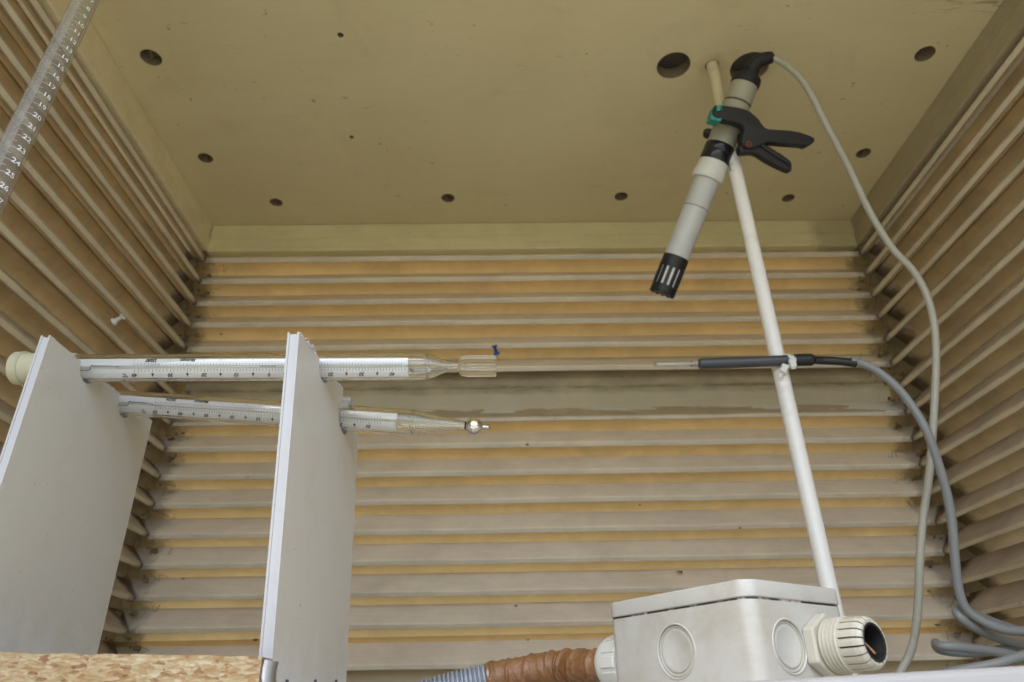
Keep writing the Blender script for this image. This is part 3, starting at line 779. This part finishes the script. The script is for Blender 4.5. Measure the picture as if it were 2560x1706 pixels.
# ------------------------------------------------------------------ chipboard
yb_ = .383
p0, p1 = atY(0, 1632, yb_), atY(655, 1641, yb_)
xr_b = p1.x
cb = empty('chipboard_shelf', V((-.3, yb_, -.04))); tag(cb, 'raw chipboard plank along the bottom in front of the bracket', 'board')
mb = MB(); n_ = 60; top = []
for k in range(n_+1):
    x = -.62 + (xr_b+.62)*k/n_; zt = p1.z+(p0.z-p1.z)*(x-p1.x)/(p0.x-p1.x)
    top.append(V((x, yb_, zt+random.uniform(-.0005, .0005))))
mb.prism([V((-.62, yb_, -.05))] + top + [V((xr_b, yb_, -.05))], V((0, .018, 0))); mb.build('board', M['chip'], cb)
st = MB()
path = [atY(662, 1650, yb_-.002), atY(657, 1668, yb_-.003), atY(654, 1690, yb_-.003), atY(655, 1720, yb_-.002)]
for a, b in zip(path, path[1:]):
    st.prism([a, b, b+V((.0016, .001, 0)), a+V((.0016, .001, 0))], V((.001, .014, 0)))
st.build('edge_strip', M['plate_edge'], cb, smooth=True)

# ------------------------------------------------------------------ measuring tube, upper corner
T1, T2 = at(184, 65, .62), at(-10, 467, .49)
tax = (T2-T1).normalized(); unit = (T2-T1).length/16.0; TR = .0094
mt = empty('measuring_tube', T2); tag(mt, 'clear graduated measuring tube with white numbers slanting across the upper corner', 'tube')
tview = -(T1+T2).normalized(); tn = (tview-tax*tview.dot(tax)).normalized(); tb = tax.cross(tn)      # picture right
if tb.dot(AX) < 0: tb = -tb
s_lo, s_hi = -.13, (T2-T1).length+.10
MB().lathe(T1, tax, [(s_lo, TR), (s_hi, TR)], 40, tn, cap0=False, cap1=False).build('glass_wall', M['tube_glass'], mt, smooth=True)
MB().lathe(T1, tax, [(s_lo, TR*.80), (s_hi, TR*.80)], 40, tn, cap0=False, cap1=False).build('inner_wall', M['tube_glass'], mt, smooth=True)
MB().lathe(T1, tax, [(s_hi, TR), (s_hi+.004, TR*.95), (s_hi+.008, TR*.6), (s_hi+.009, .0005)], 40, tn, cap0=False).build('tube_end', M['tube_glass'], mt, smooth=True)
def on_tube(s, arc_, off=.0001):
    a = arc_/TR
    return T1 + tax*s + (tn*math.cos(a) + tb*math.sin(a))*(TR+off)
pr = MB()
def ring_mark(s, a0, a1, wd, n_=6):
    vs = [on_tube(s+dv, a0+(a1-a0)*k/n_) for dv in (-wd, wd) for k in range(n_+1)]
    pr.add(vs, [(k, k+1, n_+2+k, n_+1+k) for k in range(n_)])
for u in range(-40, 190):
    s = u*unit/10 + .5*unit
    if u % 10 == 0: ring_mark(s, -.0125, .0045, .00013, 10)
    elif u % 5 == 0: ring_mark(s, -.0125, -.0005, .00012, 8)
    else: ring_mark(s, -.0125, -.0026, .00011, 7)
pr.build('graduations', M['etch'], mt)
nm = MB()
for v_ in range(6, 30):
    vs, fs = text_geo(str(v_), .0067, 0, .00007); s = (v_-10)*unit - .0012 + .5*unit
    nm.add([on_tube(s - v.y, .0042 + v.x, .00015) for v in vs], fs)
nm.build('numerals', M['etch'], mt)

# ------------------------------------------------------------------ conduit rod
R0, R1 = V((.2758, .6676, H+.012)), at(2072, 1470, .64)
rax = (R1-R0).normalized(); RR = .0077
Rend = R0 + rax*((R0.z+.003)/-rax.z)
rod = empty('upright_rod', Rend); tag(rod, 'white plastic conduit rod standing from the floor up into the ceiling', 'rod')
Lr = (Rend-R0).length
MB().lathe(R0, rax, [(.11, RR), (.3, RR), (.5, RR), (Lr, RR)], 32, V((0,-1,0))).build('rod', M['rod'], rod, smooth=True, auto=.6)
MB().lathe(R0, rax, [(0, RR*.97), (.06, RR*.97), (.1099, RR*.98)], 32, V((0,-1,0))).build('yellowed_end', M['rod_old'], rod, smooth=True, auto=.6)

# ------------------------------------------------------------------ humidity probe
PD = .865
Q0, Q1 = at(1869, 194, PD), at(1655, 734, PD)
qa = (Q1-Q0).normalized(); LQ = (Q1-Q0).length; k_ = PD/FPX
pb = empty('humidity_probe', Q1); tag(pb, 'grey humidity probe with a black slotted cap clamped to the rod', 'probe')
qh = -AF
L_ = lambda f: f*LQ
MB().lathe(Q0, qa, [(L_(.0), 34*k_), (L_(.012), 36*k_), (L_(.035), 36*k_), (L_(.04), 33*k_)], 36, qh).build('top_collar', M['rubber'], pb, smooth=True, auto=.5)
MB().lathe(Q0, qa, [(L_(.03), 33.5*k_), (L_(.118), 34.5*k_), (L_(.121), 33.4*k_), (L_(.127), 33.4*k_), (L_(.130), 34.6*k_), (L_(.33), 35.2*k_)], 36, qh).build('body', M['probe_body'], pb, smooth=True, auto=.5)
MB().lathe(Q0, qa, [(L_(.119), 33.9*k_), (L_(.129), 33.9*k_)], 36, qh, cap0=False, cap1=False).build('seam', M['box_grime'], pb, smooth=True)
MB().lathe(Q0, qa, [(L_(.317), 35.6*k_), (L_(.32), 36.8*k_), (L_(.35), 37.3*k_), (L_(.353), 36.6*k_), (L_(.357), 37.4*k_), (L_(.392), 37.6*k_), (L_(.396), 36.5*k_)], 40, qh).build('tape_band', M['tape'], pb, smooth=True, auto=.7)
# loose tape threads
tt = MB()
for dx in (0, 4, 9):
    p = at(1820+dx, 408, PD-.012); tt.tube([p, p+V((random.uniform(-.001, .002), 0, -.006)), p+V((random.uniform(-.001, .003), 0, -.012))], .0003, 5)
tt.build('tape_thread', M['tape'], pb)
MB().lathe(Q0, qa, [(L_(.388), 36.2*k_), (L_(.435), 37.5*k_), (L_(.442), 39.6*k_), (L_(.472), 40*k_), (L_(.478), 38.5*k_), (L_(.478), 32*k_)], 40, qh).build('collar', M['gland_clean'], pb, smooth=True, auto=.5)
MB().lathe(Q0, qa, [(L_(.46), 31.5*k_), (L_(.604), 31.3*k_), (L_(.6055), 30.9*k_), (L_(.608), 30.9*k_), (L_(.6095), 31.3*k_), (L_(.845), 30.8*k_)], 40, qh).build('tube', M['probe_tube'], pb, smooth=True, auto=.5)
MB().lathe(Q0, qa, [(L_(.605), 31.1*k_), (L_(.608), 31.1*k_)], 40, qh, cap0=False, cap1=False).build('seam', M['box_grime'], pb, smooth=True)
# slotted cap: rings, bars, toothed end over a pale filter
cap = MB(); c0, c1 = L_(.832), L_(1.0)
cap.lathe(Q0, qa, [(c0, 31*k_), (c0+.001, 32*k_), (c0+(c1-c0)*.30, 32*k_), (c0+(c1-c0)*.31, 27*k_)], 40, qh)
cap.lathe(Q0, qa, [(c1-.010, 27*k_), (c1-.0095, 31.8*k_), (c1-.002, 31.8*k_), (c1, 30*k_), (c1, .0006)], 40, qh)
e1_, e2_, e3_ = frame(qa, qh)
for k in range(12):
    a = 2*math.pi*(k+.5)/12; d_r = e2_*math.cos(a)+e3_*math.sin(a); d_t = -e2_*math.sin(a)+e3_*math.cos(a)
    mid = Q0 + qa*((c0+(c1-c0)*.30+c1-.009)/2) + d_r*29.9*k_
    cap.obox(mid, qa*((c1-.009-c0-(c1-c0)*.30)/2+.001), d_r*2.2*k_, d_t*4.4*k_)
    cap.obox(Q0+qa*(c1-.0005)+d_r*28.5*k_, qa*.0016, d_r*3.4*k_, d_t*2.6*k_)
cap.build('slotted_cap', M['black'], pb, bevel=.0003, bseg=1)
MB().lathe(Q0, qa, [(c0+.003, 27.3*k_), (c1-.004, 27.3*k_)], 32, qh).build('filter', M['filter'], pb, smooth=True, auto=.5)
bp = [at(1871, 200, PD), at(1877, 180, PD), at(1884, 165, PD-.002), at(1898, 153, PD-.004), at(1915, 147, PD-.005), at(1932, 144, PD-.005)]
cp_ = catmull(bp, 8)
def boot_r(t_):
    return (21-6*min(1, t_*1.1))*k_*(1+.035*math.sin(t_*60)) if t_ < .97 else 12*k_
MB().tube(cp_, boot_r, 24).build('cable_boot', M['rubber'], pb, smooth=True, auto=.9)

# ------------------------------------------------------------------ spring clamp
CD = .832
def zq(pts, dx=1600, dy=100, s=4.9): return [(dx+x/s, dy+y/s) for x, y in pts]
sp = empty('spring_clamp', at(1870, 350, CD)); tag(sp, 'black spring clamp with teal jaw pads gripping the probe to the rod', 'clamp')
body = zq([(915,797),(1040,800),(1180,820),(1290,845),(1360,880),(1410,925),(1455,965),(1490,1020),(1530,1070),(1575,1090),(1700,1098),(1850,1110),(1970,1130),(2070,1165),(2147,1200),(2142,1240),(2110,1275),(2045,1305),(2000,1288),(1850,1278),(1700,1266),(1560,1255),(1480,1290),(1400,1330),(1320,1330),(1260,1300),(1240,1240),(1262,1160),(1283,1095),(1262,1050),(1200,1020),(1130,1000),(1060,990),(990,975),(925,950),(890,930),(888,880)])
def plate(pts, d0, thick, name, mat, bev=.0022):
    mb = MB(); P = [at(x, y, d0) for x, y in pts]; mb.prism(P, AF*thick); return mb.build(name, mat, sp, bevel=bev, bseg=3, smooth=True, auto=.5)
plate(body, CD-.006, .016, 'upper_jaw', M['clamp'])
low = zq([(1235,1400),(1205,1320),(1250,1240),(1340,1200),(1440,1215),(1530,1265),(1620,1325),(1740,1400),(1845,1475),(1868,1520),(1862,1617),(1790,1595),(1690,1548),(1560,1480),(1450,1408),(1395,1387),(1310,1392)])
plate(low, CD-.002, .014, 'lower_handle', M['clamp'])
plate(zq([(1500,1262),(1560,1300),(1700,1392),(1835,1480),(1838,1530),(1700,1450),(1560,1360),(1480,1300)]), CD-.0042, .003, 'handle_groove', M['rubber'], .0006)
pvc = at(1872, 360, CD-.0085)
MB().lathe(pvc, AF, [(0, .0034), (.003, .0040), (.016, .0040)], 20, AU).build('pivot', M['orange'], sp, smooth=True, auto=.5)
MB().lathe(pvc-AF*.0006, AF, [(0, .0020), (.002, .0022)], 16, AU).build('pivot_pin', M['black'], sp, smooth=True, auto=.5)
# rear jaw passes behind the probe and ends in a swivel pad
rj = [at(1880, 345, CD+.012), at(1850, 345, CD+.03), at(1815, 342, PD+.032), at(1785, 338, PD+.03), at(1770, 335, PD+.022)]
MB().tube(catmull(rj, 6), .0062, 14).build('rear_jaw', M['clamp'], sp, smooth=True, auto=.9)
kb = at(1764, 335, PD+.018)
MB().lathe(kb+AX*.005-AF*.0, V(-AX+AU*.15), [(-.005, .0035), (-.003, .0058), (.003, .0062), (.006, .0054), (.0078, .0030), (.008, .0004)], 24, AU).build('swivel_pad', M['black'], sp, smooth=True, auto=.7)
MB().sphere(at(1757, 337, PD+.009), .0007, 8, 6).build('rivet', M['mercury'], sp, smooth=True)
tl = zq([(912,802),(897,860),(878,915),(862,967),(915,982),(972,998),(1000,985),(1003,952),(975,962),(930,955),(895,930),(890,880),(925,800)])
plate(tl, CD-.0075, .020, 'jaw_pad', M['teal'], .0008)
plate(zq([(948,797),(992,799),(986,868),(938,868)]), CD-.0075, .003, 'jaw_pad', M['teal'], .0005)
plate(zq([(1002,799),(1010,800),(1004,868),(994,868)]), CD-.0075, .003, 'jaw_pad', M['teal'], .0004)

# ------------------------------------------------------------------ thin temperature probe on the rod
rm = R0.lerp(Rend, 0)
SD = .7285
s_ = empty('temperature_sensor', at(1955, 902, SD)); tag(s_, 'dark grey pencil sensor with a clear glass tip tied across the rod', 'sensor')
ks = SD/FPX
S0, S1 = at(1748, 910, SD), at(1992, 901, SD)
sa = (S1-S0).normalized(); LS = (S1-S0).length
MB().lathe(S0, sa, [(-.0012, .0032), (0, .0050), (.0014, .0055), (LS, .0056)], 32, AU).build('barrel', M['sensor'], s_, smooth=True, auto=.7)
g0, g1 = at(1634, 911, SD), at(1750, 910, SD)
ga = (g1-g0).normalized(); LG = (g1-g0).length
MB().lathe(g0, ga, [(-.0002, .0004), (.0004, .0018), (.0016, .0027), (.004, .0030), (LG, .0030)], 20, AU, cap1=False).build('glass_tip', M['glass'], s_, smooth=True)
MB().lathe(g0, ga, [(.003, .0006), (.006, .0014), (LG-.004, .0014)], 14, AU).build('sensing_element', M['clear'], s_, smooth=True)
MB().lathe(g0, ga, [(LG-.009, .00305), (LG-.008, .0033), (LG-.006, .0031), (LG-.004, .0034), (LG-.001, .0033)], 18, AU, cap0=False, cap1=False).build('tip_collar', M['ring_glass'], s_, smooth=True)
sh = catmull([at(1988, 901, SD), at(2010, 900, SD), at(2032, 900, SD), at(2042, 901, SD), at(2060, 902, SD), at(2100, 904, SD-.002), at(2140, 909, SD-.004)], 8)
MB().tube(sh, lambda t_: (.0063 if t_ < .30 else (.0063-.0022*min(1, (t_-.30)/.09))), 24).build('heat_shrink', M['shrink'], s_, smooth=True, auto=.9)
dot = S0+sa*((at(1805, 916, SD)-S0).dot(sa)) - AF*.0050 - AU*.0026
MB().sphere(dot, .0006, 8, 6).build('vent_dot', M['black'], s_, smooth=True)
# cable ties
def strap(c, axis, hint, ra, rb, wd, th_=.0011, n_=28):
    e1, e2, e3 = frame(axis, hint); mb = MB(); vs = []
    for k in range(n_):
        a = 2*math.pi*k/n_
        for q, s in ((0, -wd), (0, wd), (th_, wd), (th_, -wd)):
            vs.append(c + e1*s + e2*math.cos(a)*(ra+q) + e3*math.sin(a)*(rb+q))
    fs = []
    for k in range(n_):
        a, b = 4*k, 4*((k+1)%n_)
        for j in range(4): fs.append((a+j, a+(j+1)%4, b+(j+1)%4, b+j))
    return mb.add(vs, fs)
rodp = R0 + rax*((R0-at(1957, 910, .745)).length)
cmid = (at(1965, 905, SD) + at(1957, 912, .748))/2
for nm_, ang, hp, lab in (('cable_tie', .30, (1981, 908), 'pale nylon cable tie head beside the dark grey sensor, the one nearer the heat shrink'), ('cable_tie', -.55, (1960, 921), 'pale nylon cable tie with its head and cut tail hanging below the dark grey sensor')):
    ct = empty(nm_, at(hp[0], hp[1], SD-.008)); tag(ct, lab, 'cable tie', 'cable ties holding the sensor')
    ax_ = (sa*math.cos(.5*ang)+AU*math.sin(ang)).normalized()
    strap(at(1969, 904, SD+.006), (AX*math.cos(ang)+AU*math.sin(ang)), AU, .0066, .0150, .0019).build('strap', M['tie'], ct, smooth=True, auto=.6)
    c = at(hp[0], hp[1], SD-.0095)
    ux, uy = (AX*math.cos(ang*.8)+AU*math.sin(ang*.8)), (-AX*math.sin(ang*.8)+AU*math.cos(ang*.8))
    MB().obox(c, ux*.0032, uy*.0042, AF*.0026).build('head', M['tie'], ct, bevel=.0010)
    if ang < 0: MB().obox(c-uy*.0062+AF*.001, ux*.0018, uy*.0034, AF*.0006).build('tail', M['tie'], ct, bevel=.0003)
    else: MB().obox(c-uy*.0048, ux*.0021, uy*.0012, AF*.0012).build('tail', M['tie'], ct, bevel=.0003)
gb = MB()
for k in range(14):
    gb.sphere(at(1941+random.uniform(-5, 12), 927+random.uniform(-7, 10), .742+random.uniform(-.006, .004)), random.uniform(.0012, .0028), 8, 6, .3)
tag(gb.build('glue_lump', plain('old_glue', (.50, .42, .26), .6, .3, 90), smooth=True, origin=at(1941, 927, .742)), 'yellowed lump of old glue on the rod below the sensor', 'glue')

# ------------------------------------------------------------------ cables
S = 2560/2353
pc = [(1775,133,.858),(1788,140,.857),(1812,155,.85),(1850,195,.84),(1900,290,.83),(1950,385,.83),(2000,490,.82),(2050,570,.80),(2098,622,.79),(2130,680,.78),(2147,750,.765),(2151,830,.75),(2147,930,.735),(2142,1010,.725),(2134,1100,.715),(2120,1200,.705),(2113,1300,.695),(2109,1400,.69),(2095,1490,.685),(2062,1555,.68),(2035,1600,.675)]
pcp = catmull([at(x*S, y*S, d) for x, y, d in pc], 8)
c1_ = MB().tube(pcp, .0037, 14).build('pale_cable', M['cable_pale'], smooth=True, origin=pcp[-1])
tag(c1_, 'pale cream cable hanging from the humidity probe down to the floor', 'cable')
gc = [(1955,829,SD-.003),(1975,834,SD-.004),(2010,849,.72),(2060,889,.71),(2100,940,.70),(2131,995,.69),(2156,1065,.685),(2176,1135,.68),(2188,1205,.675),(2194,1280,.67),(2202,1350,.665),(2219,1397,.66),(2255,1426,.655),(2305,1446,.65),(2370,1452,.65),(2450,1458,.66),(2520,1475,.68),(2550,1500,.70),(2500,1510,.69),(2420,1498,.68),(2340,1480,.67),(2280,1462,.665),(2230,1437,.66),(2205,1417,.662),(2197,1405,.67),(2205,1400,.685),(2235,1409,.695),(2290,1432,.70),(2400,1470,.70),(2500,1510,.69),(2480,1540,.67),(2400,1525,.65),(2300,1500,.645),(2200,1487,.64),(2160,1484,.645),(2150,1478,.66),(2165,1495,.675),(2250,1500,.68),(2370,1480,.67),(2480,1490,.66),(2500,1520,.63),(2420,1500,.62),(2353,1507,.62),(2290,1525,.62),(2220,1538,.625),(2170,1548,.63),(2150,1562,.635),(2180,1580,.64)]
gcp = catmull([at(x*S, y*S, d) for x, y, d in gc], 8)
c2_ = MB().tube(gcp, .0040, 14).build('grey_cable', M['cable_grey'], smooth=True, origin=gcp[-1])
tag(c2_, 'grey cable looping from the dark pencil sensor into a coil at the side wall', 'cable')

# ------------------------------------------------------------------ junction box
BN, BM = V((-.56, .83, 0)).normalized(), V((.83, .56, 0)).normalized()
c0 = at(1862, 1450, .42); ztop = c0.z+.0005; LN, LM = .1205, .0915; RC = .009
jb = empty('junction_box', V((c0.x, c0.y, -.005))); tag(jb, 'off white plastic junction box with a grimy lid seam', 'box')
O2 = V((c0.x, c0.y, 0)) - (BN+BM)*.0032
def round_rect(grow, z):
    P = []
    cs = [((0, 0), 180), ((1, 0), 270), ((1, 1), 0), ((0, 1), 90)]
    for (u, v), a0 in cs:
        cu = (RC-grow if False else RC) if u == 0 else LM-RC; cv = RC if v == 0 else LN-RC
        for k in range(7):
            a = math.radians(a0+90*k/6); P.append(O2+BM*(cu+(RC+grow)*math.cos(a))+BN*(cv+(RC+grow)*math.sin(a))+V((0, 0, z)))
    return P
zl = ztop-.0098
lid = MB().prism(round_rect(.0006, zl), V((0, 0, ztop-zl))).build('lid', M['box'], jb, bevel=.0012, bseg=3, smooth=True, auto=.4)
MB().prism(round_rect(-.0004, zl-.0017), V((0, 0, .0020))).build('seam', M['seam'], jb)
bod = MB().prism(round_rect(0, -.012), V((0, 0, zl-.0012+.012))).build('body', M['box'], jb)
# knockouts: shallow round recesses
def on_face(px, py, nrm, through):
    r_ = ray(px, py); return r_*(through.dot(nrm)/r_.dot(nrm))
NL, NR = -BM, -BN
kL = on_face(1690, 1628, NL, O2); kR = on_face(1974, 1616, NR, O2)
cut = []
for p, n_, r_ in ((kL, NL, .0150), (kR, NR, .0142)):
    cut.append(MB().lathe(p+n_*.004, -n_, [(0, r_), (.0052, r_*.985)], 48, V((0, 0, 1))).build('cutter', M['box']))
boolean(bod, cut)
bod.data.polygons.foreach_set('use_smooth', [True]*len(bod.data.polygons)); bod.data.set_sharp_from_angle(angle=.5)
for p, n_, r_ in ((kL, NL, .0150), (kR, NR, .0142)):
    MB().lathe(p-n_*.0014, n_, [(0, r_*.82), (.0009, r_*.80), (.0010, r_*.74), (.0004, r_*.66), (.0003, .0003)], 44, V((0, 0, 1)), cap0=False).build('knockout', M['box'], jb, smooth=True, auto=.9)
    rp = [p+n_*.0001+(BN if n_ is NL else BM)*math.cos(a)*r_*1.03+V((0, 0, math.sin(a)*r_*1.03)) for a in [2*math.pi*k/40 for k in range(41)]]
    MB().tube(rp, .0006, 8, caps=False).build('rim', M['box'], jb, smooth=True)
    rq = [p-n_*.0010+(BN if n_ is NL else BM)*math.cos(a)*r_*.93+V((0, 0, math.sin(a)*r_*.93)) for a in [2*math.pi*k/40 for k in range(41)]]
    MB().tube(rq, .0005, 8, caps=False).build('groove_grime', M['gland'], jb, smooth=True)
# open threaded gland
gp = on_face(2052, 1618, NR, O2)
gl_ = empty('cable_gland', gp); tag(gl_, 'dirty open threaded cable gland with slotted collar on the junction box', 'gland')
def hexa(c, n_, r_, off, th_):
    up = V((0, 0, 1)); sd = n_.cross(up)
    return MB().prism([c+n_*off+(sd*math.cos(a)+up*math.sin(a))*r_ for a in [math.pi/6+math.pi/3*k for k in range(6)]], n_*th_)
hexa(gp, NR, .0186, .0002, .0075).build('hex_nut', M['gland'], gl_, bevel=.0012)
th = [(.0075, .0126)]
for k in range(5):
    t0 = .0085+k*.0024; th += [(t0, .0140), (t0+.0008, .0152), (t0+.0013, .0152), (t0+.0020, .0140)]
th += [(.0206, .0138), (.0212, .0138)]
MB().lathe(gp, NR, th, 40, V((0,0,1)), cap0=False, cap1=False).build('thread', M['gland'], gl_, smooth=True, auto=.5)
fg = MB(); e1_, e2_, e3_ = frame(NR, V((0,0,1)))
nf = 18
for k in range(nf):
    a0, a1 = 2*math.pi*(k+.10)/nf, 2*math.pi*(k+.90)/nf
    sec = []
    for (t_, ro, ri) in ((.0200, .0143, .0116), (.0295, .0143, .0116), (.0325, .0136, .0110), (.0342, .0119, .0103)):
        ring = []
        for a, rr in ((a0, ro), ((a0+a1)/2, ro*1.004), (a1, ro), (a1, ri), (a0, ri)):
            ring.append(gp+e1_*t_+(e2_*math.cos(a)+e3_*math.sin(a))*rr)
        sec.append(ring)
    o = len(fg.v)
    for rg in sec: fg.v += rg
    for i in range(3):
        for j in range(5):
            fg.f.append((o+i*5+j, o+i*5+(j+1)%5, o+(i+1)*5+(j+1)%5, o+(i+1)*5+j)); fg.m.append(0)
    fg.f += [tuple(o+j for j in range(5)), tuple(o+15+j for j in range(5))[::-1]]; fg.m += [0, 0]
fg.build('slotted_collar', M['gland'], gl_)
MB().lathe(gp, NR, [(.010, .0110), (.0335, .0110), (.0346, .0103), (.0342, .0092), (.014, .0090), (.014, .0004)], 36, V((0,0,1)), cap0=False).build('rubber_seal', M['rubber'], gl_, smooth=True, auto=.6)
ws = gp+NR*.023
MB().tube(catmull([ws+V((0,0,.004)), ws+NR*.004+V((.001,0,0)), ws+NR*.008+V((.002,.0,-.006))], 5), .0009, 8).build('wire_end', M['brown_tape'], gl_, smooth=True)
# domed gland on the far end with the taped conduit
PL = O2+BN*LN+BM*.021; zc = atY(1492, 1658, PL.y).z
gp2 = V((PL.x, PL.y, zc))
g2 = empty('cable_gland', gp2); tag(g2, 'clean domed cable gland where the taped conduit enters the junction box', 'gland')
ca = BN
MB().lathe(gp2, ca, [(-.001, .0184), (.015, .0184), (.0185, .0180), (.0215, .0166), (.0228, .0122)], 40, V((0,0,1))).build('dome', M['gland_clean'], g2, smooth=True, auto=.6)
rb_ = MB()
for k in range(12):
    a = 2*math.pi*k/12; e1_, e2_, e3_ = frame(ca, V((0,0,1)))
    dr, dt = e2_*math.cos(a)+e3_*math.sin(a), -e2_*math.sin(a)+e3_*math.cos(a)
    rb_.obox(gp2+ca*.0065+dr*.0184, ca*.0065, dr*.0007, dt*.0036)
rb_.build('grip_ribs', M['gland_clean'], g2, bevel=.0004, bseg=1)
# conduit
cpth = catmull([gp2+ca*.016, gp2+ca*.034+V((-.010, 0, -.0005)), at(1400, 1668, .545), at(1300, 1682, .55), at(1215, 1698, .55), at(1120, 1722, .548), at(1010, 1757, .545), at(900, 1805, .545)], 14)
i_t = next(i for i, p in enumerate(cpth) if pix(p)[0] < 1216)
cdt = empty('flexible_conduit', cpth[-1]); tag(cdt, 'grey corrugated conduit wrapped in brown tape running to the junction box', 'conduit')
# corrugation
L_acc = [0.0]
for a, b in zip(cpth, cpth[1:]): L_acc.append(L_acc[-1]+(b-a).length)
fine = []; seg0 = cpth[i_t-2:]; 
tot = 0
for a, b in zip(seg0, seg0[1:]):
    n_ = max(2, int((b-a).length/.0004))
    for k in range(n_): fine.append(a.lerp(b, k/n_))
acc = 0; rads = []
for i, p in enumerate(fine):
    if i: acc += (p-fine[i-1]).length
    ph = (acc % .0033)/.0033
    rads.append(.0098+(.0012 if ph < .58 else -.0010 if .66 < ph < .92 else 0))
cm_ = MB(); cm_.tube(fine, lambda t_: rads[min(len(rads)-1, int(round(t_*(len(rads)-1))))], 26).build('corrugated_tube', M['conduit'], cdt, smooth=True, auto=.6)
tp = cpth[:i_t+1]; bt = MB()
random.seed(3); nT = len(tp)
fineT = []
for a, b in zip(tp, tp[1:]):
    for k in range(5): fineT.append(a.lerp(b, k/5))
bt.tube(fineT, lambda t_: .0106+.00016*math.sin(t_*23)+.00012*math.sin(t_*61+1)+(.0007 if .42 < t_ < .50 else .0004 if .50 <= t_ < .80 else 0), 36)
from mathutils import noise as mnoise
nF = len(fineT)
for i in range(nF*36):                                                    # creases and overlapping edges of the wound tape
    ring, k = divmod(i, 36); c = fineT[ring]; rad_v = bt.v[i]-c; a = 2*math.pi*k/36
    wob = mnoise.noise(bt.v[i]*90)*2.2
    crease = abs(math.sin(a*.5+ring*.085+wob*.35))**14*.0011 + abs(math.sin(a*1.0-ring*.16+wob))**10*.0005
    lump = mnoise.noise(bt.v[i]*160)*.0004 + mnoise.noise(bt.v[i]*60)*.0006
    bt.v[i] = c + rad_v*(1+(crease+lump)/rad_v.length)
bt.build('tape_wrap', M['brown_tape'], cdt, smooth=True)

# ------------------------------------------------------------------ push pins
def push_pin(base, axis, name, label, mat, sc_=1.0):
    r = empty(name, base); tag(r, label, 'push pin')
    h = V((0, 0, 1)) if abs(axis.normalized().z) < .9 else V((1, 0, 0)); s = sc_
    MB().lathe(base, axis, [(-.004*s, .0003*s), (.006*s, .0006*s)], 8, h).build('needle', M['steel'], r, smooth=True)
    MB().lathe(base, axis, [(.004*s, .0046*s), (.005*s, .0052*s), (.0064*s, .0046*s), (.0085*s, .0026*s), (.0150*s, .0023*s), (.0165*s, .0032*s), (.0172*s, .0046*s), (.0182*s, .0046*s), (.0186*s, .0040*s)], 24, h).build('head', mat, r, smooth=True, auto=.7)
    return r
p_ = at(276, 811, at(276, 811, 1).length and .80)
pa, pe = atX(275, 810, XL+.001), atX(317, 786, XL+.020)
push_pin(pa, (pe-pa), 'push_pin', 'white push pin stuck in a slat of the side wall', M['pin_white'], .95)
qa_, qe_ = atY(1244, 893, D+.001), atY(1236, 864, D-.011)
push_pin(qa_, (qe_-qa_), 'push_pin', 'blue push pin stuck in the back wall above the forked bulb', M['pin_blue'], 1.0)

# specks: dead flies and droppings lying on slat edges
fl_ = MB()
for px, py, y in ((553, 836, D+.012), (1318, 1112, D), (735, 1118, D), (620, 1193, D), (1436, 1115, D+.01), (1600, 1263, D), (1850, 1320, D), (1700, 1430, D+.02), (1290, 1515, D+.015), (1320, 1600, D+.02), (2200, 1620, D+.015), (2322, 1478, D+.02), (2345, 1563, D+.02), (640, 1600, D+.02), (458, 1447, D+.01)):
    p = atY(px, py, y-.003); fl_.sphere(p, random.uniform(.0009, .0020), 8, 6, .4, sq=V((random.uniform(1.2, 2.6), 1, .8)))
tag(fl_.build('dead_insects', M['debris'], smooth=True), 'dead insects and specks lying on the back slats', 'debris', kind='stuff')

def nest_under(root_name, part, subs):
    for root in [o for o in bpy.data.objects if o.parent is None and o.name.split('.')[0] == root_name]:
        host = next((c for c in root.children if c.name.split('.')[0] == part), None)
        if host is None: continue
        for c in list(root.children):
            if c is not host and c.name.split('.')[0] in subs: c.parent = host
for th_name in ('minimum_thermometer', 'maximum_thermometer'):
    nest_under(th_name, 'scale_plate', ('graduations', 'numerals'))
    nest_under(th_name, 'glass_sheath', ('glass_ring',)); nest_under(th_name, 'capillary_tube', ('capillary_line', 'index_marker')); nest_under(th_name, 'mercury_bulb', ('glass_tip', 'mercury_thread'))
nest_under('measuring_tube', 'glass_wall', ('graduations', 'numerals'))
nest_under('humidity_probe', 'slotted_cap', ('filter',)); nest_under('humidity_probe', 'tape_band', ('tape_thread',))
nest_under('spring_clamp', 'upper_jaw', ('jaw_pad',)); nest_under('spring_clamp', 'lower_handle', ('handle_groove',))
nest_under('spring_clamp', 'pivot', ('pivot_pin',)); nest_under('spring_clamp', 'rear_jaw', ('swivel_pad', 'rivet'))
nest_under('temperature_sensor', 'glass_tip', ('sensing_element', 'tip_collar')); nest_under('temperature_sensor', 'barrel', ('vent_dot',))
nest_under('junction_box', 'body', ('knockout', 'rim', 'groove_grime')); nest_under('junction_box', 'lid', ('seam',))
nest_under('cable_tie', 'head', ('tail',)); nest_under('cable_gland', 'dome', ('grip_ribs',)); nest_under('cable_gland', 'rubber_seal', ('wire_end',))
for o in bpy.data.objects:
    if '_o' in o.keys(): del o['_o']
